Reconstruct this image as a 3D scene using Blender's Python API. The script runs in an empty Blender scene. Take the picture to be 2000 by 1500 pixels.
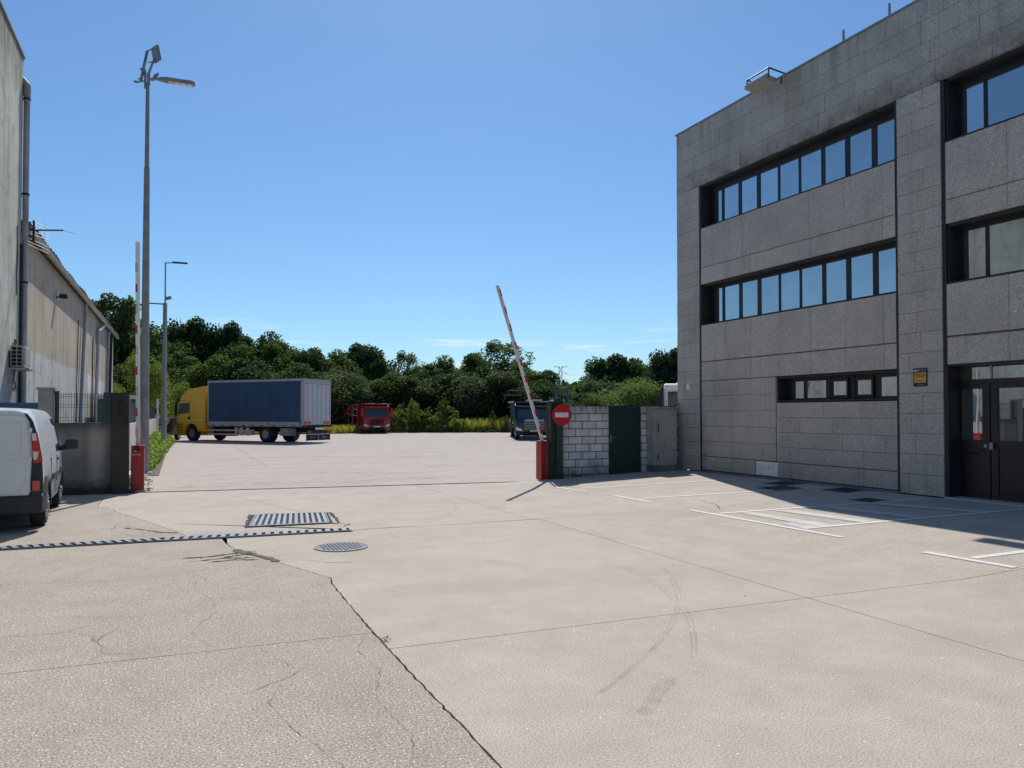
import bpy, bmesh, math, random
import numpy as np
from mathutils import Vector, Matrix
random.seed(7)
R = math.radians
S = bpy.context.scene
COL = S.collection

# ------------------------------------------------------------------ camera
YAW, PITCH = R(23.43), R(1.2)
cd = bpy.data.cameras.new('camera'); cam = bpy.data.objects.new('camera', cd); COL.objects.link(cam)
cam.location = (0, 0, 1.72); cam.rotation_euler = (R(90) + PITCH, 0, -YAW)
cd.sensor_width = 36; cd.lens = 27; cd.shift_y = 26.6 / 2000
cd.clip_start = .05; cd.clip_end = 6000
S.camera = cam

# ------------------------------------------------------------------ light
SUN = Vector((.286, .80, 1)).normalized()
w = bpy.data.worlds.new('World'); S.world = w; w.use_nodes = True
nt = w.node_tree; N = nt.nodes; L = nt.links; N.clear()
out = N.new('ShaderNodeOutputWorld'); bg = N.new('ShaderNodeBackground'); sky = N.new('ShaderNodeTexSky')
sky.sky_type = 'NISHITA'; sky.sun_disc = False
sky.sun_elevation = math.asin(SUN.z); sky.sun_rotation = math.atan2(SUN.x, SUN.y)
sky.altitude = 0; sky.air_density = 1.0; sky.dust_density = .35; sky.ozone_density = 3.0
bg.inputs[1].default_value = .115
# thin streaks of high cloud low over the horizon, laid on the sky all the way round
tc = N.new('ShaderNodeTexCoord'); sp = N.new('ShaderNodeSeparateXYZ'); L.new(tc.outputs['Generated'], sp.inputs[0])
mp = N.new('ShaderNodeMapping'); mp.inputs['Scale'].default_value = (6, 6, 75); L.new(tc.outputs['Generated'], mp.inputs[0])
nz = N.new('ShaderNodeTexNoise'); nz.inputs['Scale'].default_value = 1.0; nz.inputs['Detail'].default_value = 8; nz.inputs['Roughness'].default_value = .62
L.new(mp.outputs[0], nz.inputs[0])
cr = N.new('ShaderNodeValToRGB'); cr.color_ramp.elements[0].position = .55; cr.color_ramp.elements[1].position = .70; L.new(nz.outputs[0], cr.inputs[0])
el = N.new('ShaderNodeValToRGB'); L.new(sp.outputs['Z'], el.inputs[0])
e = el.color_ramp.elements; e[0].position = 0; e[0].color = (1, 1, 1, 1); e[1].position = .125; e[1].color = (0, 0, 0, 1)
q = el.color_ramp.elements.new(.095); q.color = (.8, .8, .8, 1)
mu = N.new('ShaderNodeMath'); mu.operation = 'MULTIPLY'; L.new(cr.outputs[0], mu.inputs[0]); L.new(el.outputs[0], mu.inputs[1])
mu2 = N.new('ShaderNodeMath'); mu2.operation = 'MULTIPLY'; mu2.inputs[1].default_value = .75; L.new(mu.outputs[0], mu2.inputs[0])
hs = N.new('ShaderNodeMix'); hs.data_type = 'RGBA'; hs.blend_type = 'MULTIPLY'; hs.inputs[0].default_value = 1; L.new(sky.outputs[0], hs.inputs['A']); hs.inputs['B'].default_value = (.60, .81, .97, 1)
mx = N.new('ShaderNodeMix'); mx.data_type = 'RGBA'; L.new(mu2.outputs[0], mx.inputs['Factor']); L.new(hs.outputs['Result'], mx.inputs['A'])
mx.inputs['B'].default_value = (8.2, 8.6, 9.2, 1)
L.new(mx.outputs['Result'], bg.inputs[0]); L.new(bg.outputs[0], out.inputs[0])
sd = bpy.data.lights.new('sun', 'SUN'); sd.energy = 4.35; sd.angle = R(.53); sd.color = (1, .945, .87)
so = bpy.data.objects.new('sun', sd); COL.objects.link(so); so.rotation_euler = SUN.to_track_quat('Z', 'Y').to_euler()
S.view_settings.view_transform = 'Standard'; S.view_settings.look = 'None'
S.view_settings.exposure = 0; S.view_settings.gamma = 1; S.view_settings.use_curve_mapping = False

# ------------------------------------------------------------------ materials
def nodes(name):
    m = bpy.data.materials.new(name); m.use_nodes = True
    t = m.node_tree; return m, t, t.nodes, t.links, t.nodes['Principled BSDF']
def c4(c): return (c[0], c[1], c[2], 1)
def noise(t, scale, detail=4, rough=.55, co=None, stretch=None, dist=0):
    n = t.nodes.new('ShaderNodeTexNoise'); n.inputs['Scale'].default_value = scale; n.inputs['Detail'].default_value = detail
    n.inputs['Roughness'].default_value = rough; n.inputs['Distortion'].default_value = dist
    if co is None: co = geo(t)
    if stretch:
        mp = t.nodes.new('ShaderNodeMapping'); mp.inputs['Scale'].default_value = stretch; t.links.new(co, mp.inputs[0]); co = mp.outputs[0]
    t.links.new(co, n.inputs[0]); return n.outputs[0]
def geo(t):
    for n in t.nodes:
        if n.type == 'NEW_GEOMETRY': return n.outputs['Position']
    return t.nodes.new('ShaderNodeNewGeometry').outputs['Position']
def ramp(t, fac, a, b, ca=(0, 0, 0), cb=(1, 1, 1)):
    r = t.nodes.new('ShaderNodeValToRGB'); r.color_ramp.elements[0].position = a; r.color_ramp.elements[1].position = b
    r.color_ramp.elements[0].color = c4(ca); r.color_ramp.elements[1].color = c4(cb); t.links.new(fac, r.inputs[0]); return r.outputs[0]
def mixc(t, fac, a, b, mode='MIX'):
    m = t.nodes.new('ShaderNodeMix'); m.data_type = 'RGBA'; m.blend_type = mode
    for k, v in (('Factor', fac), ('A', a), ('B', b)):
        s = m.inputs[k] if k != 'Factor' else m.inputs[0]
        if isinstance(v, (int, float)): s.default_value = v
        elif isinstance(v, tuple): s.default_value = c4(v)
        else: t.links.new(v, s)
    return m.outputs['Result']
def math2(t, op, a, b):
    m = t.nodes.new('ShaderNodeMath'); m.operation = op
    for i, v in enumerate((a, b)):
        if isinstance(v, (int, float)): m.inputs[i].default_value = v
        else: t.links.new(v, m.inputs[i])
    return m.outputs[0]
def bump(t, b, h, strength=.3, dist=.01):
    n = t.nodes.new('ShaderNodeBump'); n.inputs['Strength'].default_value = strength; n.inputs['Distance'].default_value = dist
    t.links.new(h, n.inputs['Height']); t.links.new(n.outputs[0], b.inputs['Normal'])
def simple(name, col, rough=.5, metal=0, var=.12, vscale=3, dirt=None, dscale=1.2, coat=0, spec=.5, fine=0):
    m, t, n, l, b = nodes(name)
    v = noise(t, vscale, 5)
    dk = tuple(c * (1 - var) for c in col); lt = tuple(min(1, c * (1 + var)) for c in col)
    c = ramp(t, v, .3, .7, dk, lt)
    if dirt: c = mixc(t, ramp(t, noise(t, dscale, 7, .7, stretch=(1, 1, .35)), .52, .75), c, dirt)
    l.new(c, b.inputs['Base Color']); b.inputs['Roughness'].default_value = rough; b.inputs['Metallic'].default_value = metal
    b.inputs['Coat Weight'].default_value = coat; b.inputs['Specular IOR Level'].default_value = spec
    if fine: bump(t, b, noise(t, fine, 3), .25, .01)
    return m
def sep(t):
    s = t.nodes.new('ShaderNodeSeparateXYZ'); t.links.new(geo(t), s.inputs[0]); return s.outputs

def concrete(name, base, light, dark, spk=.5, cracks=0, coarse=1.0, streak=True):
    m, t, n, l, b = nodes(name)
    big = noise(t, .35, 6, .6)
    c = ramp(t, big, .3, .72, dark, light)
    mid = noise(t, 1.6, 8, .68, stretch=(1, 1.0, 1), dist=.4)
    c = mixc(t, .72, c, ramp(t, mid, .28, .72, tuple(x * .82 for x in base), tuple(x * 1.14 for x in base)))
    if streak:
        st = noise(t, 1.0, 6, .7, stretch=(.35, 2.2, 1))
        c = mixc(t, math2(t, 'MULTIPLY', ramp(t, st, .55, .75), .35), c, tuple(x * 1.18 for x in base))
        sb = noise(t, 1.0, 5, .6, stretch=(.22, .8, 1))
        c = mixc(t, math2(t, 'MULTIPLY', ramp(t, sb, .5, .74), .4), c, tuple(x * .7 for x in base))
        bl = noise(t, 4.5, 8, .78)
        c = mixc(t, math2(t, 'MULTIPLY', ramp(t, bl, .52, .72), .35), c, tuple(x * .74 for x in base))
    fn = noise(t, 55 * coarse, 4, .75)
    fn = noise(t, 70 if coarse > 1 else 90, 4, .85)
    c = mixc(t, 1.0 if coarse > 1 else .75, c, mixc(t, 1.0, c, ramp(t, fn, .38, .62, (.42, .41, .40), (1.55, 1.55, 1.52)), 'MULTIPLY'))
    # embedded pale aggregate grains and dark pits
    vo = t.nodes.new('ShaderNodeTexVoronoi'); vo.inputs['Scale'].default_value = 70 if coarse > 1 else 34; l.new(geo(t), vo.inputs['Vector'])
    sel = ramp(t, vo.outputs['Color'], .62 if coarse > 1 else .88, .9)
    dot = math2(t, 'MULTIPLY', math2(t, 'LESS_THAN', vo.outputs['Distance'], .30 if coarse > 1 else .22), sel)
    c = mixc(t, math2(t, 'MULTIPLY', dot, spk), c, (.95, .94, .9))
    v2 = t.nodes.new('ShaderNodeTexVoronoi'); v2.inputs['Scale'].default_value = 24; l.new(geo(t), v2.inputs['Vector'])
    pit_dark = math2(t, 'MULTIPLY', math2(t, 'LESS_THAN', v2.outputs['Distance'], .22), ramp(t, v2.outputs['Color'], .72 if coarse > 1 else .9, .97))
    c = mixc(t, math2(t, 'MULTIPLY', pit_dark, .55), c, tuple(x * .3 for x in base))
    v3 = t.nodes.new('ShaderNodeTexVoronoi'); v3.inputs['Scale'].default_value = 1.7; l.new(geo(t), v3.inputs['Vector'])
    gum = math2(t, 'MULTIPLY', math2(t, 'LESS_THAN', v3.outputs['Distance'], .028), ramp(t, v3.outputs['Color'], .45, .5))
    c = mixc(t, math2(t, 'MULTIPLY', gum, .85), c, (.05, .048, .045))
    if cracks:
        cv = t.nodes.new('ShaderNodeTexVoronoi'); cv.feature = 'DISTANCE_TO_EDGE'; cv.inputs['Scale'].default_value = .75
        dm = t.nodes.new('ShaderNodeMix'); dm.data_type = 'VECTOR'; dm.inputs[0].default_value = .13
        dn = t.nodes.new('ShaderNodeTexNoise'); dn.inputs['Scale'].default_value = 3.2; dn.inputs['Detail'].default_value = 6; l.new(geo(t), dn.inputs[0])
        l.new(geo(t), dm.inputs['A']); l.new(dn.outputs['Color'], dm.inputs['B']); l.new(dm.outputs['Result'], cv.inputs['Vector'])
        ck = math2(t, 'SUBTRACT', 1.0, ramp(t, cv.outputs['Distance'], .001, .006))
        ck = math2(t, 'MULTIPLY', ck, ramp(t, noise(t, .55, 4, .6), .50, .60))
        c = mixc(t, math2(t, 'MULTIPLY', ck, cracks), c, (.10, .095, .085))
    l.new(c, b.inputs['Base Color']); b.inputs['Roughness'].default_value = .9; b.inputs['Specular IOR Level'].default_value = .2
    bump(t, b, fn, .22 * min(coarse, 1.6), .005 * coarse)
    return m

M = {}
M['apron'] = concrete('apron_concrete', (.485, .432, .375), (.56, .50, .44), (.39, .345, .30), .8, 0)
M['old'] = concrete('old_concrete', (.40, .355, .305), (.465, .42, .36), (.31, .275, .235), 1.0, .7, 1.9, False)
M['yard'] = concrete('yard_concrete', (.46, .405, .365), (.53, .465, .42), (.39, .345, .31), .4, .2)

def granite(name, tone=1):
    m, t, n, l, b = nodes(name)
    oi = n.new('ShaderNodeObjectInfo')
    base = ramp(t, oi.outputs['Random'], 0, 1, tuple(x * tone for x in (.455, .43, .385)), tuple(x * tone for x in (.50, .475, .43)))
    sp1 = noise(t, 38, 3, .8)
    c = mixc(t, .75, base, mixc(t, 1.0, base, ramp(t, sp1, .34, .66, (.45, .45, .47), (1.45, 1.43, 1.38)), 'MULTIPLY'))
    big = noise(t, .8, 7, .65)
    c = mixc(t, math2(t, 'MULTIPLY', ramp(t, big, .45, .72), .5), c, (.25, .245, .24))
    stk = noise(t, 1.0, 7, .7, stretch=(1, 3.2, .14))
    c = mixc(t, math2(t, 'MULTIPLY', ramp(t, stk, .54, .74), .45), c, (.2, .19, .178))
    zz = sep(t)
    # soot under the parapet and running marks down from it
    topm = n.new('ShaderNodeMapRange'); topm.inputs[1].default_value = 8.2; topm.inputs[2].default_value = 9.4; l.new(zz[2], topm.inputs[0])
    stv = noise(t, 1.0, 7, .7, stretch=(1, 2.6, .22))
    c = mixc(t, math2(t, 'MULTIPLY', ramp(t, stv, .48, .7), math2(t, 'MULTIPLY', topm.outputs[0], .65)), c, (.12, .118, .115))
    # soot above the top window heads
    wm = n.new('ShaderNodeMapRange'); wm.inputs[1].default_value = 8.35; wm.inputs[2].default_value = 7.72; l.new(zz[2], wm.inputs[0])
    wz = math2(t, 'GREATER_THAN', zz[2], 7.74)
    c = mixc(t, math2(t, 'MULTIPLY', math2(t, 'MULTIPLY', wm.outputs[0], wz), math2(t, 'MULTIPLY', ramp(t, noise(t, 2.2, 6, .7), .35, .65), .8)), c, (.07, .068, .066))
    # damp foot
    fm = n.new('ShaderNodeMapRange'); fm.inputs[1].default_value = .75; fm.inputs[2].default_value = .15; l.new(zz[2], fm.inputs[0])
    c = mixc(t, math2(t, 'MULTIPLY', fm.outputs[0], math2(t, 'MULTIPLY', ramp(t, noise(t, 3, 6, .7), .4, .75), .5)), c, (.14, .135, .125))
    # rust wash near the roof bracket
    ry = math2(t, 'LESS_THAN', math2(t, 'ABSOLUTE', math2(t, 'SUBTRACT', zz[1], 13.25), 0), .22)
    rz = n.new('ShaderNodeMapRange'); rz.inputs[1].default_value = 7.9; rz.inputs[2].default_value = 9.4; l.new(zz[2], rz.inputs[0])
    c = mixc(t, math2(t, 'MULTIPLY', math2(t, 'MULTIPLY', ry, rz.outputs[0]), math2(t, 'MULTIPLY', ramp(t, noise(t, 5, 5, .7, stretch=(1, 1, .3)), .35, .6), .55)), c, (.26, .17, .09))
    l.new(c, b.inputs['Base Color']); b.inputs['Roughness'].default_value = .85; b.inputs['Specular IOR Level'].default_value = .3
    bump(t, b, sp1, .3, .004)
    return m
M['granite'] = granite('granite_panel_stone')
M['granite_s'] = granite('granite_spandrel_stone', 1.06)
M['backing'] = simple('dark_joint_backing', (.06, .06, .058), .95)

def plaster(name, base, stain, base2=None, lim=None, red=False):
    m, t, n, l, b = nodes(name)
    c = ramp(t, noise(t, .7, 7, .65), .3, .72, tuple(x * .8 for x in base), tuple(x * 1.12 for x in base))
    zz = sep(t)
    if base2:
        wob = math2(t, 'ADD', zz[2], math2(t, 'MULTIPLY', math2(t, 'SUBTRACT', noise(t, .5, 2), .5), .35))
        f = n.new('ShaderNodeMapRange'); f.inputs[1].default_value = lim + .06; f.inputs[2].default_value = lim - .06; l.new(wob, f.inputs[0])
        low = ramp(t, noise(t, 1.1, 7, .7, stretch=(1, 1, .4)), .3, .7, tuple(x * .78 for x in base2), tuple(x * 1.1 for x in base2))
        c = mixc(t, f.outputs[0], c, low)
    sv = noise(t, 1.0, 8, .72, stretch=(1, 1.9, .16))
    c = mixc(t, math2(t, 'MULTIPLY', ramp(t, sv, .46, .72), .85), c, stain)
    sv2 = noise(t, 1.6, 9, .75, dist=.6)
    c = mixc(t, math2(t, 'MULTIPLY', ramp(t, sv2, .52, .68), .55), c, tuple(x * .6 for x in stain))
    if red:
        tz = n.new('ShaderNodeMapRange'); tz.inputs[1].default_value = 9.6; tz.inputs[2].default_value = 11; l.new(zz[2], tz.inputs[0])
        c = mixc(t, math2(t, 'MULTIPLY', tz.outputs[0], ramp(t, noise(t, 1.5, 6, .7, stretch=(1, 1.6, .35)), .35, .62)), c, (.13, .10, .09))
    l.new(c, b.inputs['Base Color']); b.inputs['Roughness'].default_value = .95; b.inputs['Specular IOR Level'].default_value = .15
    bump(t, b, noise(t, 22, 5, .7), .4, .006)
    return m
M['plasterA'] = plaster('weathered_grey_plaster', (.52, .52, .46), (.20, .195, .17), red=True)
M['plasterB'] = plaster('tan_plaster_over_white_band', (.50, .43, .335), (.33, .29, .23), (.60, .585, .55), 3.5)
M['plasterW'] = plaster('pale_end_plaster', (.62, .61, .60), (.4, .39, .37))
M['plinthwall'] = plaster('old_cement_plinth', (.22, .215, .20), (.06, .06, .057))
def lowwallmat():
    m, t, n, l, b = nodes('black_stained_low_wall')
    zz = sep(t)
    c = ramp(t, noise(t, 1.8, 8, .7), .3, .72, (.12, .118, .11), (.24, .235, .22))
    px = math2(t, 'ADD', math2(t, 'ABSOLUTE', math2(t, 'ADD', zz[0], 1.62), 0), math2(t, 'MULTIPLY', noise(t, 2.5, 5, .6), .3))
    pf = n.new('ShaderNodeMapRange'); pf.inputs[1].default_value = .36; pf.inputs[2].default_value = .20; l.new(px, pf.inputs[0])
    c = mixc(t, math2(t, 'MULTIPLY', pf.outputs[0], .75), c, (.36, .34, .30))
    wz_ = math2(t, 'ADD', zz[2], math2(t, 'MULTIPLY', math2(t, 'SUBTRACT', noise(t, 3.5, 6, .7), .5), .5))
    lf = n.new('ShaderNodeMapRange'); lf.inputs[1].default_value = .36; lf.inputs[2].default_value = .12; l.new(wz_, lf.inputs[0])
    c = mixc(t, math2(t, 'MULTIPLY', lf.outputs[0], .9), c, (.02, .02, .02))
    tf = n.new('ShaderNodeMapRange'); tf.inputs[1].default_value = 1.25; tf.inputs[2].default_value = 1.5; l.new(wz_, tf.inputs[0])
    c = mixc(t, math2(t, 'MULTIPLY', tf.outputs[0], .7), c, (.05, .05, .048))
    l.new(c, b.inputs['Base Color']); b.inputs['Roughness'].default_value = .95
    bump(t, b, noise(t, 25, 5, .7), .4, .006); return m
M['lowwall'] = lowwallmat()
M['pillardark'] = plaster('blackened_pillar_render', (.06, .058, .053), (.025, .025, .023))
M['pillarlight'] = plaster('grey_pillar_render', (.36, .35, .335), (.26, .25, .24))
M['sidewall'] = plaster('pale_boundary_render', (.60, .55, .48), (.36, .34, .3))
M['block'] = None

def blockmat():
    m, t, n, l, b = nodes('painted_concrete_block')
    oi = n.new('ShaderNodeObjectInfo')
    base = ramp(t, oi.outputs['Random'], 0, 1, (.60, .59, .58), (.77, .76, .75))
    st = noise(t, 2.6, 8, .72, stretch=(1, 1, .45))
    c = mixc(t, math2(t, 'MULTIPLY', ramp(t, st, .46, .68), .62), base, (.25, .24, .24))
    zz = sep(t)
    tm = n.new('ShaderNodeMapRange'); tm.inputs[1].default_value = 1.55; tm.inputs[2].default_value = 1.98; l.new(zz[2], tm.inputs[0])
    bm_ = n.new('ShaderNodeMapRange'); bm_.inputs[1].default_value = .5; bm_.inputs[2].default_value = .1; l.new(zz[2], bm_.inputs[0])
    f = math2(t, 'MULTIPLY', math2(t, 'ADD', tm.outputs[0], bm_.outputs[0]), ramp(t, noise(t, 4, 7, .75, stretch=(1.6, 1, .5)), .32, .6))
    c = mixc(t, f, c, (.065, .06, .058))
    l.new(c, b.inputs['Base Color']); b.inputs['Roughness'].default_value = .9
    bump(t, b, noise(t, 40, 4, .7), .4, .005); return m
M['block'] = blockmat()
M['mortar'] = simple('dark_mortar', (.05, .05, .048), .95)
M['blackmetal'] = simple('black_anodised_metal', (.012, .013, .016), .45, 0, .2, 6)
M['darkrecess'] = simple('dark_reveal_metal', (.018, .019, .022), .6)
M['greymetal'] = simple('galvanised_steel', (.30, .31, .32), .5, .6, .15, 8)
M['polemetal'] = simple('dull_zinc_pole', (.27, .275, .28), .55, .3, .18, 5, dirt=(.2, .19, .18), dscale=4)
M['green'] = simple('dark_green_paint', (.012, .045, .03), .5, 0, .2, 5, dirt=(.02, .03, .022), dscale=3)
M['doorgreen'] = simple('blackened_green_door_paint', (.008, .026, .022), .55, 0, .2, 3)
M['rust'] = simple('rusty_steel', (.10, .045, .03), .8, .2, .3, 12)
M['red'] = simple('barrier_red_paint', (.38, .012, .018), .45, 0, .15, 4, dirt=(.18, .012, .015), dscale=2.5)
M['signred'] = simple('sign_red', (.55, .015, .015), .4, 0, .04)
M['white'] = simple('white_enamel', (.78, .78, .76), .45, 0, .05, 3, dirt=(.55, .54, .5), dscale=5)
M['cabinet'] = simple('weathered_grey_cabinet', (.36, .355, .32), .7, 0, .12, 2.5, dirt=(.2, .19, .165), dscale=4)
M['bluegate'] = simple('blue_painted_gate', (.03, .09, .22), .5)
M['paintline'] = None
def linemat():
    m, t, n, l, b = nodes('worn_white_road_paint')
    b.inputs['Base Color'].default_value = (.80, .79, .76, 1); b.inputs['Roughness'].default_value = .8
    tr = n.new('ShaderNodeBsdfTransparent'); ms = n.new('ShaderNodeMixShader')
    l.new(ramp(t, noise(t, 14, 7, .75), .22, .46, (.15, .15, .15), (.88, .88, .88)), ms.inputs[0]); l.new(tr.outputs[0], ms.inputs[1]); l.new(b.outputs[0], ms.inputs[2])
    l.new(ms.outputs[0], n['Material Output'].inputs[0]); return m
M['paintline'] = linemat()
def wornmat(name, col, a, b_, hi, scale=3, stretch=None):
    m, t, n, l, b = nodes(name)
    b.inputs['Base Color'].default_value = c4(col); b.inputs['Roughness'].default_value = .85
    tr = n.new('ShaderNodeBsdfTransparent'); ms = n.new('ShaderNodeMixShader')
    l.new(ramp(t, noise(t, scale, 7, .75, stretch=stretch), a, b_, (0, 0, 0), (hi, hi, hi)), ms.inputs[0]); l.new(tr.outputs[0], ms.inputs[1]); l.new(b.outputs[0], ms.inputs[2])
    l.new(ms.outputs[0], n['Material Output'].inputs[0]); return m
M['hatch'] = wornmat('faded_hatch_paint', (.76, .75, .72), .2, .5, .72, 5)
M['yellowline'] = wornmat('faded_yellow_paint', (.62, .48, .2), .4, .6, .4, 3)
M['tyre_mark'] = wornmat('tyre_rubber_smear', (.24, .22, .2), .4, .7, .26, 4)
M['stain'] = wornmat('damp_dirt_stain', (.2, .185, .165), .42, .7, .40, 2.2)
M['crack'] = simple('crack_dirt', (.055, .05, .04), .98, 0, .4, 20)
M['hairline'] = wornmat('hairline_crack_dirt', (.07, .062, .052), .36, .58, .85, 9)
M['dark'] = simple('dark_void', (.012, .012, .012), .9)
M['grate'] = simple('worn_cast_grate', (.21, .24, .29), .6, .15, .25, 25, dirt=(.16, .15, .13), dscale=9)
M['lid'] = simple('cast_iron_lid', (.15, .16, .18), .6, .15, .35, 30)
M['stone'] = simple('pale_kerb_stone', (.45, .43, .39), .85, 0, .15, 6)
M['soil'] = simple('dry_soil', (.13, .105, .075), .95, 0, .3, 5)
M['rubber'] = simple('tyre_rubber', (.02, .02, .021), .85, 0, .2, 9)
M['hub'] = simple('steel_wheel', (.34, .34, .35), .45, .7, .2, 9)
M['plastic'] = simple('black_bumper_plastic', (.028, .03, .034), .6, 0, .15, 7)
M['vanwhite'] = simple('van_white_paint', (.74, .76, .79), .28, 0, .02, 1, coat=.5)
M['yellow'] = simple('truck_yellow_paint', (.86, .50, .03), .35, 0, .06, 2, coat=.4)
M['yellowdark'] = simple('truck_amber_paint', (.55, .24, .015), .5, 0, .1, 2)
M['bluecurtain'] = simple('blue_pvc_curtain', (.020, .066, .150), .6, 0, .18, 1.2, fine=3)
M['alu'] = simple('aluminium_rail', (.42, .43, .44), .5, .3, .12, 8)
M['chassis'] = simple('chassis_black', (.02, .02, .022), .75)
M['truckred'] = simple('truck_red_paint', (.36, .010, .012), .35, 0, .06, 2, coat=.4)
M['truckdark'] = simple('truck_navy_paint', (.015, .02, .035), .35, 0, .06, 2, coat=.4)
M['purple'] = simple('dull_violet_frame', (.05, .05, .09), .6)
M['silver'] = simple('silver_grille', (.32, .33, .36), .4, .4, .1, 8)
M['reflred'] = simple('red_reflector', (.7, .08, .03), .35, 0, .1, 10)
M['lampred'] = simple('tail_lamp_red', (.55, .02, .02), .15, 0, .05, 10, coat=1)
M['lampclear'] = simple('lamp_clear', (.72, .72, .74), .15, .3, .1, 20, coat=1)
M['signyellow'] = simple('sign_yellow', (.62, .38, .05), .45, 0, .05)
M['navy'] = simple('sign_navy', (.012, .018, .04), .45)
M['skirt'] = simple('grey_side_guard', (.52, .52, .53), .5, .1, .1, 6)
M['box_grey'] = simple('grey_door_panel', (.47, .49, .52), .4, 0, .05, 2)
M['roofsheet'] = simple('fibre_cement_roof', (.22, .215, .2), .9, 0, .2, 3)
M['gutter'] = simple('dull_gutter_zinc', (.42, .42, .40), .55, .2, .2, 5, dirt=(.25, .23, .2), dscale=3)
M['pipe'] = simple('grey_downpipe', (.36, .36, .37), .6, 0, .12, 4, dirt=(.2, .18, .16), dscale=2)
M['acbeige'] = simple('ac_beige_casing', (.50, .49, .43), .6, 0, .1, 4, dirt=(.3, .26, .2), dscale=4)
M['bark'] = simple('bark', (.09, .07, .055), .95, 0, .3, 9, fine=20)
def glassmat(name, tint, refl, dark, rough=.015, spec=(.8, .9, 1)):
    m, t, n, l, b = nodes(name)
    b.inputs['Base Color'].default_value = c4(dark); b.inputs['Roughness'].default_value = .3
    g = n.new('ShaderNodeBsdfGlossy'); g.inputs['Color'].default_value = c4(tint); g.inputs['Roughness'].default_value = rough
    bp = n.new('ShaderNodeBump'); bp.inputs['Strength'].default_value = .025; bp.inputs['Distance'].default_value = .05
    l.new(noise(t, .9, 1), bp.inputs['Height']); l.new(bp.outputs[0], g.inputs['Normal'])
    ms = n.new('ShaderNodeMixShader'); l.new(g.outputs[0], ms.inputs[2]); l.new(b.outputs[0], ms.inputs[1])
    f = ramp(t, noise(t, 1.4, 5, .6), .3, .7, (refl * .9,) * 3, (refl * 1.06,) * 3)
    oi = n.new('ShaderNodeObjectInfo'); f = math2(t, 'MULTIPLY', f, ramp(t, oi.outputs['Random'], 0, 1, (.80,) * 3, (1.12,) * 3))
    l.new(f, ms.inputs[0]); l.new(ms.outputs[0], n['Material Output'].inputs[0]); return m
M['glass'] = glassmat('coated_window_glass', (.86, .92, .94), .60, (.03, .035, .035))
M['vehglass'] = glassmat('vehicle_glass', (.75, .88, .95), .07, (.008, .012, .017))
def leafmat(name, a, b_, trans=.35, shade=1):
    m, t, n, l, b = nodes(name)
    ge = n.new('ShaderNodeNewGeometry'); oi = n.new('ShaderNodeObjectInfo')
    c = ramp(t, ge.outputs['Random Per Island'], 0, 1, a, b_)
    c = mixc(t, 1.0, c, ramp(t, oi.outputs['Random'], 0, 1, (.70, .80, .80), (1.38, 1.24, .98)), 'MULTIPLY')
    l.new(c, b.inputs['Base Color']); b.inputs['Roughness'].default_value = .7; b.inputs['Specular IOR Level'].default_value = .12
    tr = n.new('ShaderNodeBsdfTranslucent'); l.new(mixc(t, 1.0, c, (1.5, 1.7, .7), 'MULTIPLY'), tr.inputs[0])
    ms = n.new('ShaderNodeMixShader'); ms.inputs[0].default_value = trans
    l.new(b.outputs[0], ms.inputs[1]); l.new(tr.outputs[0], ms.inputs[2]); l.new(ms.outputs[0], n['Material Output'].inputs[0]); return m
M['leaf'] = leafmat('oak_leaves', (.035, .062, .022), (.105, .15, .055), .3)
M['leafdark'] = leafmat('dark_evergreen_leaves', (.026, .050, .026), (.075, .115, .055), .25)
M['leaflight'] = leafmat('willow_leaves', (.09, .14, .05), (.17, .22, .085), .4)
M['leafgrey'] = leafmat('greyish_leaves', (.06, .09, .05), (.14, .175, .10), .3)
M['weed'] = leafmat('weed_leaves', (.075, .12, .04), (.19, .23, .085), .4)
M['ivy'] = leafmat('bright_weed_leaves', (.13, .20, .06), (.32, .36, .13), .42)
M['weeddark'] = leafmat('darker_weed_leaves', (.05, .10, .03), (.13, .18, .06), .35)
M['grass'] = leafmat('dry_grass_blades', (.13, .16, .05), (.38, .34, .16), .45)

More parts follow.
